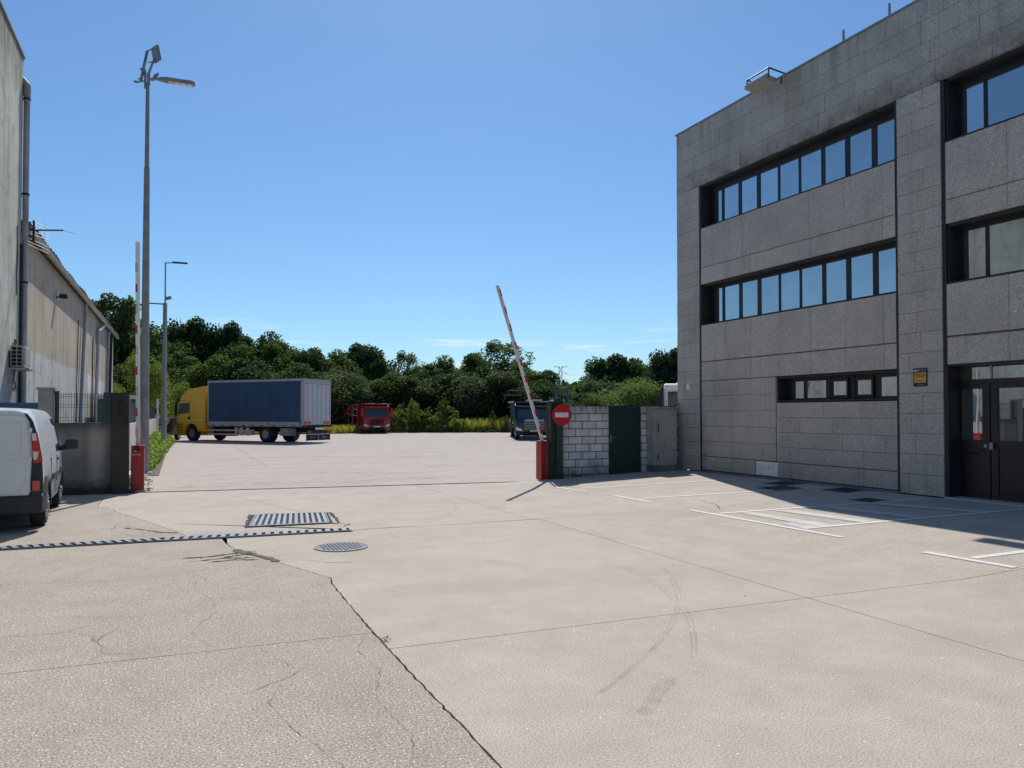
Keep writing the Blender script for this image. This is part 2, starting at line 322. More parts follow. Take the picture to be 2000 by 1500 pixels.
# ------------------------------------------------------------------ mesh helpers
class MB:
    def __init__(s): s.b = bmesh.new()
    def xf(s, vs, mat):
        if mat is not None: bmesh.ops.transform(s.b, matrix=mat, verts=vs)
        return s
    def box(s, x0, x1, y0, y1, z0, z1, mat=None):
        r = bmesh.ops.create_cube(s.b, size=1)['verts']
        for v in r: v.co = ((v.co.x + .5) * (x1 - x0) + x0, (v.co.y + .5) * (y1 - y0) + y0, (v.co.z + .5) * (z1 - z0) + z0)
        return s.xf(r, mat)
    def tube(s, p, q, r0, r1=None, n=10):
        p, q = Vector(p), Vector(q); d = q - p
        if d.length < 1e-6: return s
        r = bmesh.ops.create_cone(s.b, cap_ends=True, segments=n, radius1=r0, radius2=r0 if r1 is None else r1, depth=d.length)['verts']
        m = Matrix.Translation((p + q) / 2) @ d.to_track_quat('Z', 'Y').to_matrix().to_4x4()
        bmesh.ops.transform(s.b, matrix=m, verts=r); return s
    def path(s, pts, r, n=8):
        for a, b in zip(pts, pts[1:]): s.tube(a, b, r, n=n)
        return s
    def prism(s, poly, axis, a, b):
        """polygon extruded along axis (0 x, 1 y, 2 z) from a to b"""
        def P(u, v, w): return ((w, u, v), (u, w, v), (u, v, w))[axis]
        lo = [s.b.verts.new(P(u, v, a)) for u, v in poly]; hi = [s.b.verts.new(P(u, v, b)) for u, v in poly]
        k = len(poly); s.b.faces.new(lo[::-1]); s.b.faces.new(hi)
        for i in range(k): s.b.faces.new((lo[i], lo[(i + 1) % k], hi[(i + 1) % k], hi[i]))
        return s
    def quad(s, *p):
        s.b.faces.new([s.b.verts.new(x) for x in p]); return s
    def build(s, name, mat, parent=None, bevel=0, smooth=False, loc=None, rotz=0):
        bmesh.ops.recalc_face_normals(s.b, faces=s.b.faces)
        if bevel: bmesh.ops.bevel(s.b, geom=[e for e in s.b.edges if len(e.link_faces) == 2 and e.calc_face_angle(0) > .5], offset=bevel, segments=2, affect='EDGES', clamp_overlap=True)
        me = bpy.data.meshes.new(name); s.b.to_mesh(me); s.b.free()
        if smooth: me.polygons.foreach_set('use_smooth', [True] * len(me.polygons)); me.set_sharp_from_angle(angle=R(35))
        return link(name, me, mat, parent, loc, rotz)
def link(name, me, mat=None, parent=None, loc=None, rotz=0):
    o = bpy.data.objects.new(name, me); COL.objects.link(o)
    if mat is not None and not len(me.materials): me.materials.append(M[mat] if isinstance(mat, str) else mat)
    if parent is not None: o.parent = parent
    if loc is not None: o.location = loc
    if rotz: o.rotation_euler.z = rotz
    return o
def tag(o, label=None, cat=None, group=None, kind=None):
    for k, v in (('label', label), ('category', cat), ('group', group), ('kind', kind)):
        if v: o[k] = v
    return o
def thing(name, label, cat, loc=(0, 0, 0), rotz=0, group=None):
    o = bpy.data.objects.new(name, None); COL.objects.link(o); o.empty_display_size = .2
    o.location = loc; o.rotation_euler.z = rotz; return tag(o, label, cat, group)
def dup(root, loc, rotz=0, scale=None, label=None):
    r = root.copy(); COL.objects.link(r); r.location = loc; r.rotation_euler.z = rotz
    if scale: r.scale = scale
    if label: r['label'] = label
    for ch in list(root.children):
        c = ch.copy(); COL.objects.link(c); c.parent = r
        for g in list(ch.children):
            d = g.copy(); COL.objects.link(d); d.parent = c
    return r
_bx = {}
def boxpart(name, x0, x1, y0, y1, z0, z1, mat, parent):
    """box whose mesh is shared between equal sizes"""
    k = (round(x1 - x0, 3), round(y1 - y0, 3), round(z1 - z0, 3), mat)
    if k not in _bx:
        m = MB(); m.box(-k[0] / 2, k[0] / 2, -k[1] / 2, k[1] / 2, -k[2] / 2, k[2] / 2)
        me = bpy.data.meshes.new(name); m.b.to_mesh(me); m.b.free(); me.materials.append(M[mat]); _bx[k] = me
    return link(name, _bx[k], None, parent, ((x0 + x1) / 2, (y0 + y1) / 2, (z0 + z1) / 2))
def text(name, body, size, mat, parent, loc, rot, ext=.002, align='CENTER'):
    cu = bpy.data.curves.new(name, 'FONT'); cu.body = body; cu.size = size; cu.extrude = ext; cu.align_x = align; cu.align_y = 'CENTER'
    t = bpy.data.objects.new('tmp', cu); me = bpy.data.meshes.new_from_object(t); bpy.data.objects.remove(t); bpy.data.curves.remove(cu)
    me.materials.clear(); o = link(name, me, mat, parent, loc); o.rotation_euler = rot; return o

def gz(x): return max(0, min(.2, (x - 7.5) / 5.1 * .2))      # the apron rises gently towards the office wall

# ------------------------------------------------------------------ ground
g = MB(); g.quad((-900, -300, -.06), (1400, -300, -.06), (1400, 2500, -.06), (-900, 2500, -.06))
def groundmat():
    m, t, n, l, b = nodes('rough_ground')
    c = ramp(t, noise(t, .3, 7, .65), .35, .65, (.10, .085, .055), (.09, .11, .04))
    l.new(c, b.inputs['Base Color']); b.inputs['Roughness'].default_value = 1; return m
M['ground'] = groundmat()
tag(g.build('ground', 'ground'), kind='structure')

def slab(pts, mat, parent, name='slab', top=0.0, thick=.12, slope=True):
    m = MB(); lo = None
    vs = [m.b.verts.new((x, y, top)) for x, y in pts]; f = m.b.faces.new(vs)
    if f.normal.z < 0 or True: f.normal_update()
    if f.normal.z < 0: f.normal_flip()
    r = bmesh.ops.extrude_face_region(m.b, geom=[f])
    for v in r['geom']:
        if isinstance(v, bmesh.types.BMVert): v.co.z -= thick
    bmesh.ops.recalc_face_normals(m.b, faces=m.b.faces)
    if slope:
        bmesh.ops.bisect_plane(m.b, geom=m.b.verts[:] + m.b.edges[:] + m.b.faces[:], plane_co=(7.5, 0, 0), plane_no=(1, 0, 0))
        for v in m.b.verts: v.co.z += gz(v.co.x)
    return m.build(name, mat, parent)
rnd = random.Random(3)
def jag(pts, amp, step=.12):
    o = []
    for (a, b), (c, d) in zip(pts, pts[1:]):
        k = max(1, int(math.hypot(c - a, d - b) / step))
        for i in range(k):
            u = i / k; o.append((a + (c - a) * u + rnd.uniform(-amp, amp), b + (d - b) * u + rnd.uniform(-amp, amp)))
    o.append(pts[-1]); return o
pav = bpy.data.objects.new('concrete_apron', None); COL.objects.link(pav); tag(pav, kind='structure')
Blow = jag([(.60, 10.82), (.69, 10.16), (1.05, 9.29), (1.47, 8.19), (1.44, 7.89), (1.42, 6.99), (1.42, 5.49), (1.43, 4.71), (1.45, 3.86), (1.43, 2.5), (1.43, -3)], .007, .07)
yt = lambda x: 18.62 - (x + .84) * .1       # gate track line
yd = lambda x: 11.6 - (x + 2.1) * .045      # drain channel centre line
BlowR = [(x + .004 + rnd.uniform(0, .003), y) for x, y in Blow]; BlowL = [(x - .003 - rnd.uniform(0, .011), y + .004) for x, y in Blow]
Bup = jag([(-1.42, yt(-1.42) - .05), (-1.37, 16.09), (-1.19, 15.85), (-1.0, 15.2), (-.54, 13.86), (-.13, 12.6), (.04, 12.04), (.12, yd(.12) + .14)], .012)
BupR = [(x + .004, y) for x, y in Bup]; BupL = [(x - .003 - rnd.uniform(0, .007), y) for x, y in Bup]
G = .005
# new concrete, lower left cell (channel to joint at 5.5, boundary to 5.4)
def split(B, ylim):                     # points of a boundary line down to ylim
    return [p for p in B if p[1] > ylim]
slab([(5.4 - G, 11.35), (5.4 - G, 5.52 + G)] + [(1.432, 5.55 + G)] + split(BlowR, 5.56)[::-1] + [(.62, yd(.6) - .13), (2.32, yd(2.3) - .13), (2.33, 11.38)], 'apron', pav)
slab([(5.4 - G, 5.52 - G), (5.4 - G, -3)] + [p for p in BlowR if p[1] < 5.54][::-1] + [(1.432, 5.55 - G)], 'apron', pav)
slab([(5.4 + G, 11.38 - G), (12.62, 11.2 - G), (12.62, 5.44 + G), (5.4 + G, 5.52 + G)], 'apron', pav)
slab([(5.4 + G, 5.52 - G), (12.62, 5.44 - G), (12.62, -3), (5.4 + G, -3)], 'apron', pav)
slab(BupR + [(2.32, yd(2.3) + .13), (2.34, 11.38), (2.0, 13.7), (.75, 18.1), (.71 - G, yt(.71) - .04)], 'apron', pav)
slab([(.71 + G, yt(.71) - .04), (.75 + 2 * G, 18.1), (2.0 + 2 * G, 13.7), (2.34 + G, 11.38 + G), (5.3 - G, 11.38 + G), (5.2 - G, yt(5.2) - .04)], 'apron', pav)
slab([(5.2 + G, yt(5.2) - .04), (5.3 + G, 11.38 + G), (12.62, 11.2 + G), (12.62, 18.2), (8.9, 18.2), (8.55, yt(8.5) - .04)], 'apron', pav)
# old concrete, left
old = bpy.data.objects.new('old_concrete_paving', None); COL.objects.link(old); tag(old, kind='structure')
slab(split(BlowL, 6.0)[::-1][::-1] + [(1.40, 6.0 + G), (-1.05, 6.03 + G), (-4.4, 6.05 + G), (-4.4, yd(-4.4) - .13), (.55, yd(.55) - .13)], 'old', old)
slab([(1.40, 6.0 - G)] + [p for p in BlowL if p[1] < 5.98] + [(-4.4, -3), (-4.4, 6.05 - G), (-1.05, 6.03 - G)], 'old', old)
slab(BupL + [(-4.4, yd(-4.4) + .13), (-4.4, 18.9)], 'old', old)
# yard
yard = bpy.data.objects.new('yard_paving', None); COL.objects.link(yard); tag(yard, kind='structure')
YX = 9.3
slab([(-.85, 18.72), (-.84, 30), (-.5, 42), (-.35, 47), (-9, 49), (-9, 66), (11, 66), (19.5, 68), (28.5, 64.5), (60, 60), (60, 18.22), (12.7, 18.22), (8.9, 18.22), (8.5, yt(8.5) + .04), (-.84, yt(-.84) + .04)], 'yard', yard, slope=False, top=.004)

def strip(name, pts, width, mat, parent=None, z=.005, jagged=0, taper=True):
    """thin ribbon lying on the paving"""
    m = MB(); L_, R_ = [], []
    for i, (x, y) in enumerate(pts):
        a = pts[max(0, i - 1)]; b = pts[min(len(pts) - 1, i + 1)]; d = Vector((b[0] - a[0], b[1] - a[1])); d.normalize()
        wd = width * (1 + rnd.uniform(-jagged, jagged)) / 2
        if taper and (i == 0 or i == len(pts) - 1): wd *= .15
        L_.append(m.b.verts.new((x - d.y * wd, y + d.x * wd, z + gz(x)))); R_.append(m.b.verts.new((x + d.y * wd, y - d.x * wd, z + gz(x))))
    for i in range(len(pts) - 1): m.b.faces.new((L_[i], L_[i + 1], R_[i + 1], R_[i]))
    for f in m.b.faces:
        f.normal_update()
        if f.normal.z < 0: f.normal_flip()
    me = bpy.data.meshes.new(name); m.b.to_mesh(me); m.b.free(); return link(name, me, mat, parent)
def crk(pts, wd=.012, amp=.03): return strip('crack', jag(pts, amp * .35, .05), wd * .42, 'hairline', old, .004, .95)
crk([(-4, 9.0), (-1.6, 9.1), (-.9, 9.0), (-.02, 8.9), (.5, 9.35)], .010, .02)
crk([(-.75, 13.1), (-.5, 12.75), (-.25, 12.2), (-.05, 12.15), (.1, 12.05)], .022, .04)
crk([(-.6, 12.3), (-.2, 12.28), (.2, 12.0)], .014, .03)
crk([(.0, 9.95), (.3, 9.9), (.7, 10.0)], .03, .03); crk([(.1, 9.7), (.5, 9.75), (.85, 9.6)], .035, .04); crk([(.3, 9.6), (.6, 9.62)], .03, .03)
crk([(.2, 8.9), (.15, 8.2), (.3, 7.6), (.32, 7.2), (.1, 6.6), (.25, 6.05)], .007, .03)
crk([(.55, 5.95), (.72, 5.4), (.5, 4.8), (.6, 4.3), (.75, 3.8), (.5, 3.2)], .006, .03)
crk([(1.35, 6.0), (1.2, 5.6), (1.25, 5.1), (1.1, 4.6), (1.16, 4.0), (1.0, 3.5), (1.05, 3.0)], .007, .03)
crk([(1.4, 6.9), (1.1, 7.2), (.95, 7.6)], .006, .03)
crk([(-2.6, 6.9), (-1.8, 7.3), (-1.0, 7.5), (-.4, 7.2)], .006, .03)
strip('crack', jag([(2.3, 11.75), (2.45, 12.0), (2.2, 12.2), (1.4, 12.15)], .02, .06), .03, 'crack', pav, .006, .8)
strip('crack', jag([(2.3, 11.3), (2.6, 11.4), (3.4, 11.42)], .01, .1), .012, 'crack', pav, .004, .5)
strip('crack', jag([(2.32, 12.2), (2.38, 12.8), (2.42, 13.5), (2.3, 13.6)], .03, .05), .04, 'crack', pav, .006, .9)
strip('crack', jag([(.95, 12.2), (1.0, 12.9), (1.12, 13.75), (1.6, 13.78)], .03, .05), .035, 'crack', pav, .006, .9)
strip('crack', jag([(8.7, 10.9), (9.0, 11.4), (9.15, 12.1)], .02, .1), .012, 'crack', pav, .004, .5)
strip('crack', jag([(1.4, 9.3), (1.6, 9.0), (1.9, 8.9)], .02, .1), .008, 'crack', pav, .004, .5)
for P_, w_ in (([(.05, 9.98), (.3, 9.93), (.55, 10.02), (.72, 10.1)], .035), ([(.25, 9.72), (.5, 9.78), (.85, 9.68)], .05), ([(.35, 9.58), (.6, 9.62), (.9, 9.5)], .03), ([(-.75, 12.95), (-.45, 12.6), (-.2, 12.25), (.0, 12.1)], .03), ([(.5, 9.85), (.62, 9.88), (.78, 9.95)], .045)):
    strip('broken_edge', jag(P_, .014, .05), w_, 'crack', old, .0045, .9)
# broken earth seam along the old/new concrete
strip('earth_seam', jag([(.66, 10.35), (.75, 10.05), (.95, 9.65), (1.08, 9.3)], .015, .05), .09, 'soil', old, .007, .5)

# ------------------------------------------------------------------ painted lines
def line(a, b, wd=.1, mat='paintline', nm='painted_line'):
    k = max(2, int(math.hypot(b[0] - a[0], b[1] - a[1]) / .3)); P = [(a[0] + (b[0] - a[0]) * i / k, a[1] + (b[1] - a[1]) * i / k) for i in range(k + 1)]
    return strip(nm, P, wd, mat, pav, .006 if mat == 'paintline' else .005, .03, False)
line((7.96, 16.0), (8.16, 14.75)); line((8.30, 15.32), (12.1, 14.5))
line((8.25, 13.72), (8.27, 12.45)); line((8.38, 13.0), (12.35, 12.1))
line((8.24, 11.15), (8.32, 7.86), .11); line((8.38, 10.53), (12.29, 9.76)); line((8.40, 8.66), (12.4, 8.05))
line((8.34, 6.62), (8.40, 5.55), .12); line((8.48, 6.1), (12.3, 5.75), .11)
line((7.1, 17.3), (7.9, 17.2), .08)
for a, b in (((8.82, 10.35), (8.85, 8.66)), ((9.45, 10.22), (9.6, 8.55)), ((10.3, 10.05), (10.5, 8.42)), ((11.2, 9.87), (11.7, 8.25))):
    line(a, b, .34, 'hatch', 'hatch_stripe')
line((8.45, 8.95), (8.95, 8.85), .5, 'hatch', 'paint_patch')
line((2.72, 44.3), (2.62, 26), .14, 'yellowline', 'painted_line'); line((2.65, 34), (-.2, 36), .14, 'yellowline', 'painted_line')
# tyre marks curving over the apron
def arc(cx, cy, r, a0, a1, n=40, k=1.0): return [(cx + r * math.cos(R(a0 + (a1 - a0) * i / n)), cy + r * k * math.sin(R(a0 + (a1 - a0) * i / n))) for i in range(n + 1)]
def smooth(P, n=8):
    o = []; Q = [P[0]] + list(P) + [P[-1]]
    for k in range(1, len(Q) - 2):
        a, b, c, d = Q[k - 1], Q[k], Q[k + 1], Q[k + 2]
        for i in range(n):
            u = i / n; o.append(tuple(.5 * (2 * b[q] + (c[q] - a[q]) * u + (2 * a[q] - 5 * b[q] + 4 * c[q] - d[q]) * u * u + (3 * b[q] - a[q] - 3 * c[q] + d[q]) * u ** 3) for q in (0, 1)))
    return o + [P[-1]]
TM = [[(4.09, 9.43), (4.53, 8.81), (4.61, 8.02), (4.48, 6.84), (4.13, 5.81), (3.83, 5.21), (3.3, 4.45)], [(5.58, 10.02), (5.22, 8.31), (4.93, 7.22), (4.37, 6.14), (3.79, 5.39), (3.26, 4.85), (2.59, 4.31), (2.33, 4.13)], [(4.84, 14.79), (4.7, 13.46), (3.83, 11.97), (3.07, 11.38)]]
for P_ in TM:
    for k in (0, .06): strip('tyre_mark', [(x + k, y + k * .4) for x, y in smooth(P_)], .02, 'tyre_mark', pav, .003, .3)
strip('tyre_mark', smooth([(2.97, 4.23), (2.7, 4.0), (2.45, 3.75)]), .10, 'tyre_mark', pav, .003, .3)
for dy in (.55, .75, 1.1): strip('tyre_mark', [(-.4 + i * .5, 18.9 + dy + .15 * math.sin(i * .9 + dy * 5)) for i in range(16)], .10, 'stain', yard, .012, .5)
strip('tyre_mark', [(.2 + i * .45, 22.5 + .9 * math.sin(i * .35)) for i in range(18)], .25, 'stain', yard, .012, .4)
strip('tyre_mark', [(1 + i * .6, 30 + 1.5 * math.sin(i * .3)) for i in range(20)], .35, 'stain', yard, .012, .4)

# ------------------------------------------------------------------ drain channel, grate, lids
t = thing('drain_channel', 'long narrow slotted drain channel crossing the paving beside the white van', 'drain', (0, 0, 0))
m = MB(); m.quad((-4.4, yd(-4.4) - .15, .002), (2.34, yd(2.34) - .15, .002), (2.34, yd(2.34) + .15, .002), (-4.4, yd(-4.4) + .15, .002)); m.build('trench_shade', 'dark', t)  # black sheet on the uncut paving, painted shade for the gaps between slats
n_ = 0; x = -4.3; me0 = None
while x < 2.28:
    yy = yd(x)
    if me0 is None:
        mm = MB(); mm.box(-.034, .034, -.125, .125, 0, .018); me0 = mm.build('slat', 'grate', t, bevel=.004, loc=(x, yy, .003)); o = me0
    else: o = link('slat', me0.data, None, t, (x, yy, .003))
    o.rotation_euler = (rnd.uniform(-.012, .012), rnd.uniform(-.012, .012), -.045 + (.35 if x < -.2 else -.1) + rnd.uniform(-.02, .02)); n_ += 1
    x += .119
m = MB()
for s in (-1, 1): m.prism([(-4.4, yd(-4.4) + s * .145 - .015), (2.34, yd(2.34) + s * .145 - .015), (2.34, yd(2.34) + s * .145 + .015), (-4.4, yd(-4.4) + s * .145 + .015)], 2, 0, .012)
m.build('frame', 'crack', t)
tag(MB().prism([(.13, yd(.1) + .17), (.92, yd(.92) + .17), (.92, yd(.92) + .40), (.2, yd(.2) + .42)], 2, -.02, .007).build('steel_cover_plate', 'grate'), 'plain grey rectangular cover plate lying against the slotted drain channel', 'cover')
t = thing('road_grate', 'wide rectangular iron road grate with parallel bars set in broken concrete', 'grate', (0, 0, 0))
g0, g1, g2, g3 = [Vector(p) for p in ((.99, 12.30), (1.2, 13.64), (2.32, 13.48), (2.17, 12.22))]
m = MB(); m.quad((.93, 12.24, .0035), (2.23, 12.16, .0035), (2.38, 13.54, .0035), (1.14, 13.70, .0035)); m.build('pit_dark', 'dark', t)  # no hole is cut: a dark sheet stands for the shade below the bars
for i in range(13):
    u = (i + .28) / 13; v = (i + .80) / 13
    a, b, c_, d = g0.lerp(g3, u), g0.lerp(g3, v), g1.lerp(g2, v), g1.lerp(g2, u)
    MB().prism([a, b, c_, d], 2, .004, .022).build('bar', 'grate', t)
m = MB()
for a, b in ((g0, g1), (g1, g2), (g2, g3), (g3, g0)): m.tube((*a, .01), (*b, .01), .018, n=6)
m.build('frame', 'grate', t)
def round_lid(x, y, r, label):
    t = thing('manhole_cover', label, 'manhole cover', (x, y, gz(x)))
    m = MB(); m.tube((0, 0, -.02), (0, 0, .010), r, n=40); m.build('lid', 'lid', t)
    m = MB()
    for i in range(40):
        a0, a1 = 2 * math.pi * i / 40, 2 * math.pi * (i + 1) / 40
        m.prism([(r * 1.02 * math.cos(a0), r * 1.02 * math.sin(a0)), (r * 1.02 * math.cos(a1), r * 1.02 * math.sin(a1)), (r * 1.10 * math.cos(a1), r * 1.10 * math.sin(a1)), (r * 1.10 * math.cos(a0), r * 1.10 * math.sin(a0))], 2, -.02, .012)
    m.build('rim', 'lid', t)
    m = MB(); q = random.Random(5)
    for i in range(-6, 7):
        for j in range(-6, 7):
            px, py = i * r / 6.6, j * r / 6.6
            if math.hypot(px, py) < r * .92: m.box(px - .016, px + .016, py - .008, py + .008, .009, .016, Matrix.Rotation((i + j) % 2 * 1.57, 4, 'Z') if 0 else None)
    o = m.build('stud_pattern', 'grate', t); o['kind'] = 'stuff'
round_lid(1.93, 9.98, .31, 'round patterned manhole cover in the concrete in front of the drain')
def sq_lid(x, y, label, s=.3):
    t = thing('inspection_cover', label, 'manhole cover', (x, y, gz(x)), group='square covers beside the office wall')
    m = MB(); m.box(-s, s, -s, s, -.02, .006); o = m.build('lid', 'chassis', t); o.rotation_euler.y = -.039
    m = MB()
    for a in (-1, 1): m.box(a * s - .02, a * s + .02, -s - .02, s + .02, -.02, .009); m.box(-s - .02, s + .02, a * s - .02, a * s + .02, -.02, .010)
    o = m.build('frame', 'lid', t); o.rotation_euler.y = -.039
sq_lid(12.2, 13.15, 'dark square cover nearest the office wall, beyond the other covers')
sq_lid(11.55, 12.55, 'dark square cover a step out from the wall, touching the second parking line', .32)
sq_lid(12.25, 11.5, 'dark square cover close to the wall before the hatched bay')
sq_lid(11.45, 10.2, 'small dark square cover at the edge of the hatched bay', .22)

# gate track across the entrance
m = MB(); m.prism([(-.9, yt(-.9) - .04), (8.7, yt(8.7) - .04), (8.7, yt(8.7) + .04), (-.9, yt(-.9) + .04)], 2, -.05, -.018)
t = m.build('gate_track', 'dark'); tag(t, 'thin dark sliding gate track running across the yard entrance', 'track')
MB().prism([(-.9, yt(-.9) - .012), (8.7, yt(8.7) - .012), (8.7, yt(8.7) + .012), (-.9, yt(-.9) + .012)], 2, -.017, .012).build('rail', 'rust', t)

# ------------------------------------------------------------------ office building
off = thing('office_building', 'three storey grey granite office building with long black window bands', 'building', (0, 0, 0))
XF, XB = 12.6, 12.93
m = MB(); m.box(XB + .02, 26, .0, 17.55, -.05, 9.40); m.build('core', 'backing', off)
m = MB(); m.box(XF + .4, 26, 17.56, 17.6, -.05, 9.40); m.build('end_wall', 'granite', off)
m = MB(); m.box(XF - .03, 26, -.05, 17.64, 9.42, 9.455); m.build('parapet_cap', 'greymetal', off)
npan = [0]; extra = MB()
pr = random.Random(11)
def panels(y0, y1, z0, z1, ch, wd, mat='granite', xf=XF, bond=True, gap=.007):
    rows = max(1, round((z1 - z0) / ch)); h = (z1 - z0) / rows
    for r in range(rows):
        y = y1; first = True
        while y > y0 + .01:
            wv = wd * pr.choice((1, 1, 1, .82, 1.12)) if bond else wd
            if first and bond: wv = wd * pr.uniform(.35, 1)
            first = False
            yn = y - wv
            if yn < y0 + .22: yn = y0
            dx = pr.uniform(-.003, .003)
            a = (xf + dx, XB, yn + gap / 2, y - gap / 2, z0 + r * h + gap / 2, z0 + (r + 1) * h - gap / 2)
            if npan[0] < 292 and yn > 3.5: boxpart('panel', *a, mat, off); npan[0] += 1
            else: extra.box(*a)
            y = yn
panels(16.62, 17.6, .22, 7.76, .38, .62)
panels(9.58, 10.5, .22, 7.76, .38, .58)
panels(3.0, 17.6, 7.76, 9.42, .415, .95)
XS = XF + .012
for z0, z1 in ((5.56, 6.60), (3.08, 4.04)): panels(10.56, 16.55, z0, z1, 1.1, .95, 'granite_s', XS, False)
for z0, z1 in ((5.13, 5.55), (2.58, 3.07)): panels(10.56, 16.55, z0, z1, 1.1, .95, 'granite_s', XS, False)
for z0, z1 in ((5.56, 6.60), (5.13, 5.55), (3.11, 4.04), (2.60, 3.10)): panels(3.0, 9.50, z0, z1, 1.1, 1.12, 'granite_s', XS, False)
panels(13.82, 16.55, .62, 2.57, .385, .95, 'granite', XS)
panels(10.56, 13.80, .62, 1.97, .385, .95, 'granite', XS)
panels(14.52, 16.55, .26, .61, .385, .95, 'granite', XS); panels(10.56, 13.76, .26, .61, .385, .95, 'granite', XS)
o = extra.build('panel', 'granite', off); o['kind'] = 'stuff'
m = MB(); m.box(XS - .03, XB, 10.52, 16.58, .02, .245); m.build('plinth', 'plinthwall', off)
m = MB(); m.box(XS + .01, XB, 13.78, 14.50, .27, .60); m.build('patched_panel', 'white', off)
patch = MB(); q = random.Random(8)
for i in range(7):
    y = 13.85 + q.random() * .55; z = .52; P = [(XS + .008, y, z)]
    for k in range(4): y += q.uniform(-.05, .05); z -= q.uniform(.02, .08); P.append((XS + .008, y, z))
    patch.path(P[:3], .004, 4)
o = patch.build('peeled_streaks', 'backing', off)
# vertical dark channels at the bay edges
for y in (16.585, 10.53, 9.54):
    m = MB(); m.box(XF + .02, XB, y - .035, y + .035, .2 if y != 9.54 else 2.57, 7.75); m.build('shadow_gap', 'blackmetal', off)
def band(y0, y1, z0, z1, panes, name='window', head=.07, xg=XB):
    w_ = MB(); w_.box(XF + .05, XF + .40, y0, y1, z1 - .045, z1 - .003); w_.box(XF + .03, XF + .40, y0, y1, z0 + .003, z0 + .035)
    w_.box(XF + .05, XF + .40, y1 - .03, y1, z0, z1); w_.box(XF + .05, XF + .40, y0, y0 + .03, z0, z1)
    f = w_.build(name, 'darkrecess', off)
    MB().box(xg - .012, xg + .015, y0 + .03, y1 - .03, z0 + .035, z1 - .045).build('backboard', 'darkrecess', f)
    zb, zt = z0 + .085, z1 - head - .06
    gz0 = xg - .02
    bars = MB(); bars.box(gz0 - .03, xg, y0 + .03, y1 - .03, z0 + .036, zb); bars.box(gz0 - .03, xg, y0 + .03, y1 - .03, zt, z1 - .046); bars.build('frame', 'blackmetal', f)
    ys = sorted(panes); edges = [y0 + .03] + [v for p in ys for v in p] + [y1 - .03]
    for a, b in zip(edges[::2], edges[1::2]):
        if b - a > .01: MB().box(gz0 - .010, xg, a, b, zb + .001, zt - .001).build('mullion', 'blackmetal', f)
    for a, b in ys:
        MB().box(gz0, gz0 + .008, a, b, zb, zt).build('pane', 'glass', f)
    return f
P1 = [(16.06, 16.32), (15.41, 15.94), (14.74, 15.27), (14.02, 14.59), (13.36, 13.93), (12.69, 13.27), (12.03, 12.56), (11.35, 11.88), (10.80, 11.21)]
P1 = [(a - .005, b + .015) for a, b in P1]
P1[-1] = (10.62, 11.21)
band(10.56, 16.55, 6.60, 7.75, P1, head=.14); band(10.56, 16.55, 4.04, 5.12, P1)
P2 = [(8.97, 9.36), (8.22, 8.90), (7.5, 8.15), (6.8, 7.42), (6.1, 6.72), (5.4, 6.02), (4.7, 5.32), (4.0, 4.62), (3.2, 3.9)]
band(3.0, 9.50, 6.60, 7.75, P2, head=.14); band(3.0, 9.50, 4.04, 5.12, P2)
f = band(10.56, 13.80, 1.985, 2.57, [(13.25, 13.62), (12.6, 13.15), (12.0, 12.44), (11.37, 11.80), (10.66, 11.17)], head=.06)
for a, b in ((12.0, 12.44), (11.37, 11.80)):
    fr = MB(); 
    for y in (a - .02, b + .02): fr.box(XB - .075, XB - .022, y - .022, y + .022, 2.03, 2.50)
    for z in (2.09, 2.435): fr.box(XB - .075, XB - .022, a, b, z - .025, z + .025)
    fr.build('sash', 'blackmetal', f)
# spandrel joint flashings, rusty
for y0, y1 in ((10.56, 16.55), (3.0, 9.5)):
    for z in (5.555, 3.085): MB().box(XS - .004, XS + .05, y0, y1, z - .009, z + .009).build('joint_flashing', simple('rusty_joint', (.20, .15, .11), .9, 0, .4, 6), off)
for y, z in ((13.0, 5.62), (15.0, 5.60), (12.4, 3.16), (14.9, 3.14), (8.6, 5.95), (8.25, 3.4)):
    MB().tube((XS - .03, y, z), (XS + .01, y, z), .02, n=8).build('drip_spout', 'white', off)
# entrance
ent = MB().box(XB + .05, XB + .10, 7.2, 9.58, .2, 2.57).build('entrance', 'darkrecess', off)
MB().box(XF + .02, XB + .05, 9.50, 9.575, .22, 2.59).build('jamb', 'darkrecess', ent)
MB().box(XF + .03, XB + .05, 3.0, 9.58, 2.565, 2.598).build('canopy_soffit', 'darkrecess', ent)
MB().box(XF - .02, XB + .06, 7.2, 9.58, .20, .235).build('threshold', 'stone', ent)
MB().box(XB - .02, XB + .05, 7.2, 9.5, 2.25, 2.33).build('transom_bar', 'blackmetal', ent)
for a, b in ((8.93, 9.47), (8.2, 8.90)): MB().box(XB + .01, XB + .02, a, b, 2.33, 2.54).build('transom_pane', 'glass', ent)
MB().box(XB - .01, XB + .01, 8.90, 8.93, 2.31, 2.56).build('transom_mullion', 'silver', ent)
def leaf(y0, y1, gy0, gy1, slot):
    d = MB(); X0, X1 = XB - .01, XB + .04
    d.box(X0, X1, y0, gy0, .24, 2.25).box(X0, X1, gy1, y1, .24, 2.25).box(X0, X1, gy0, gy1, 2.16, 2.25).box(X0, X1, gy0, gy1, 1.14, 1.26).box(X0, X1, gy0, gy1, .24, .34)
    d = d.build('door', 'blackmetal', off, bevel=.004)
    MB().box(X0 + .025, X1 - .005, gy0, gy1, 1.26, 2.16).build('pane', 'glass', d)
    MB().box(X0 + .018, X1 - .005, gy0 + .004, gy1 - .004, .344, 1.136).build('lower_panel', 'blackmetal', d, bevel=.004)
    if slot: MB().box(X0 + .008, X0 + .02, gy0 + .1, gy1 - .04, 1.00, 1.04).build('letter_slot', 'dark', d)
    return d
d = leaf(8.945, 9.49, 9.08, 9.46, True)
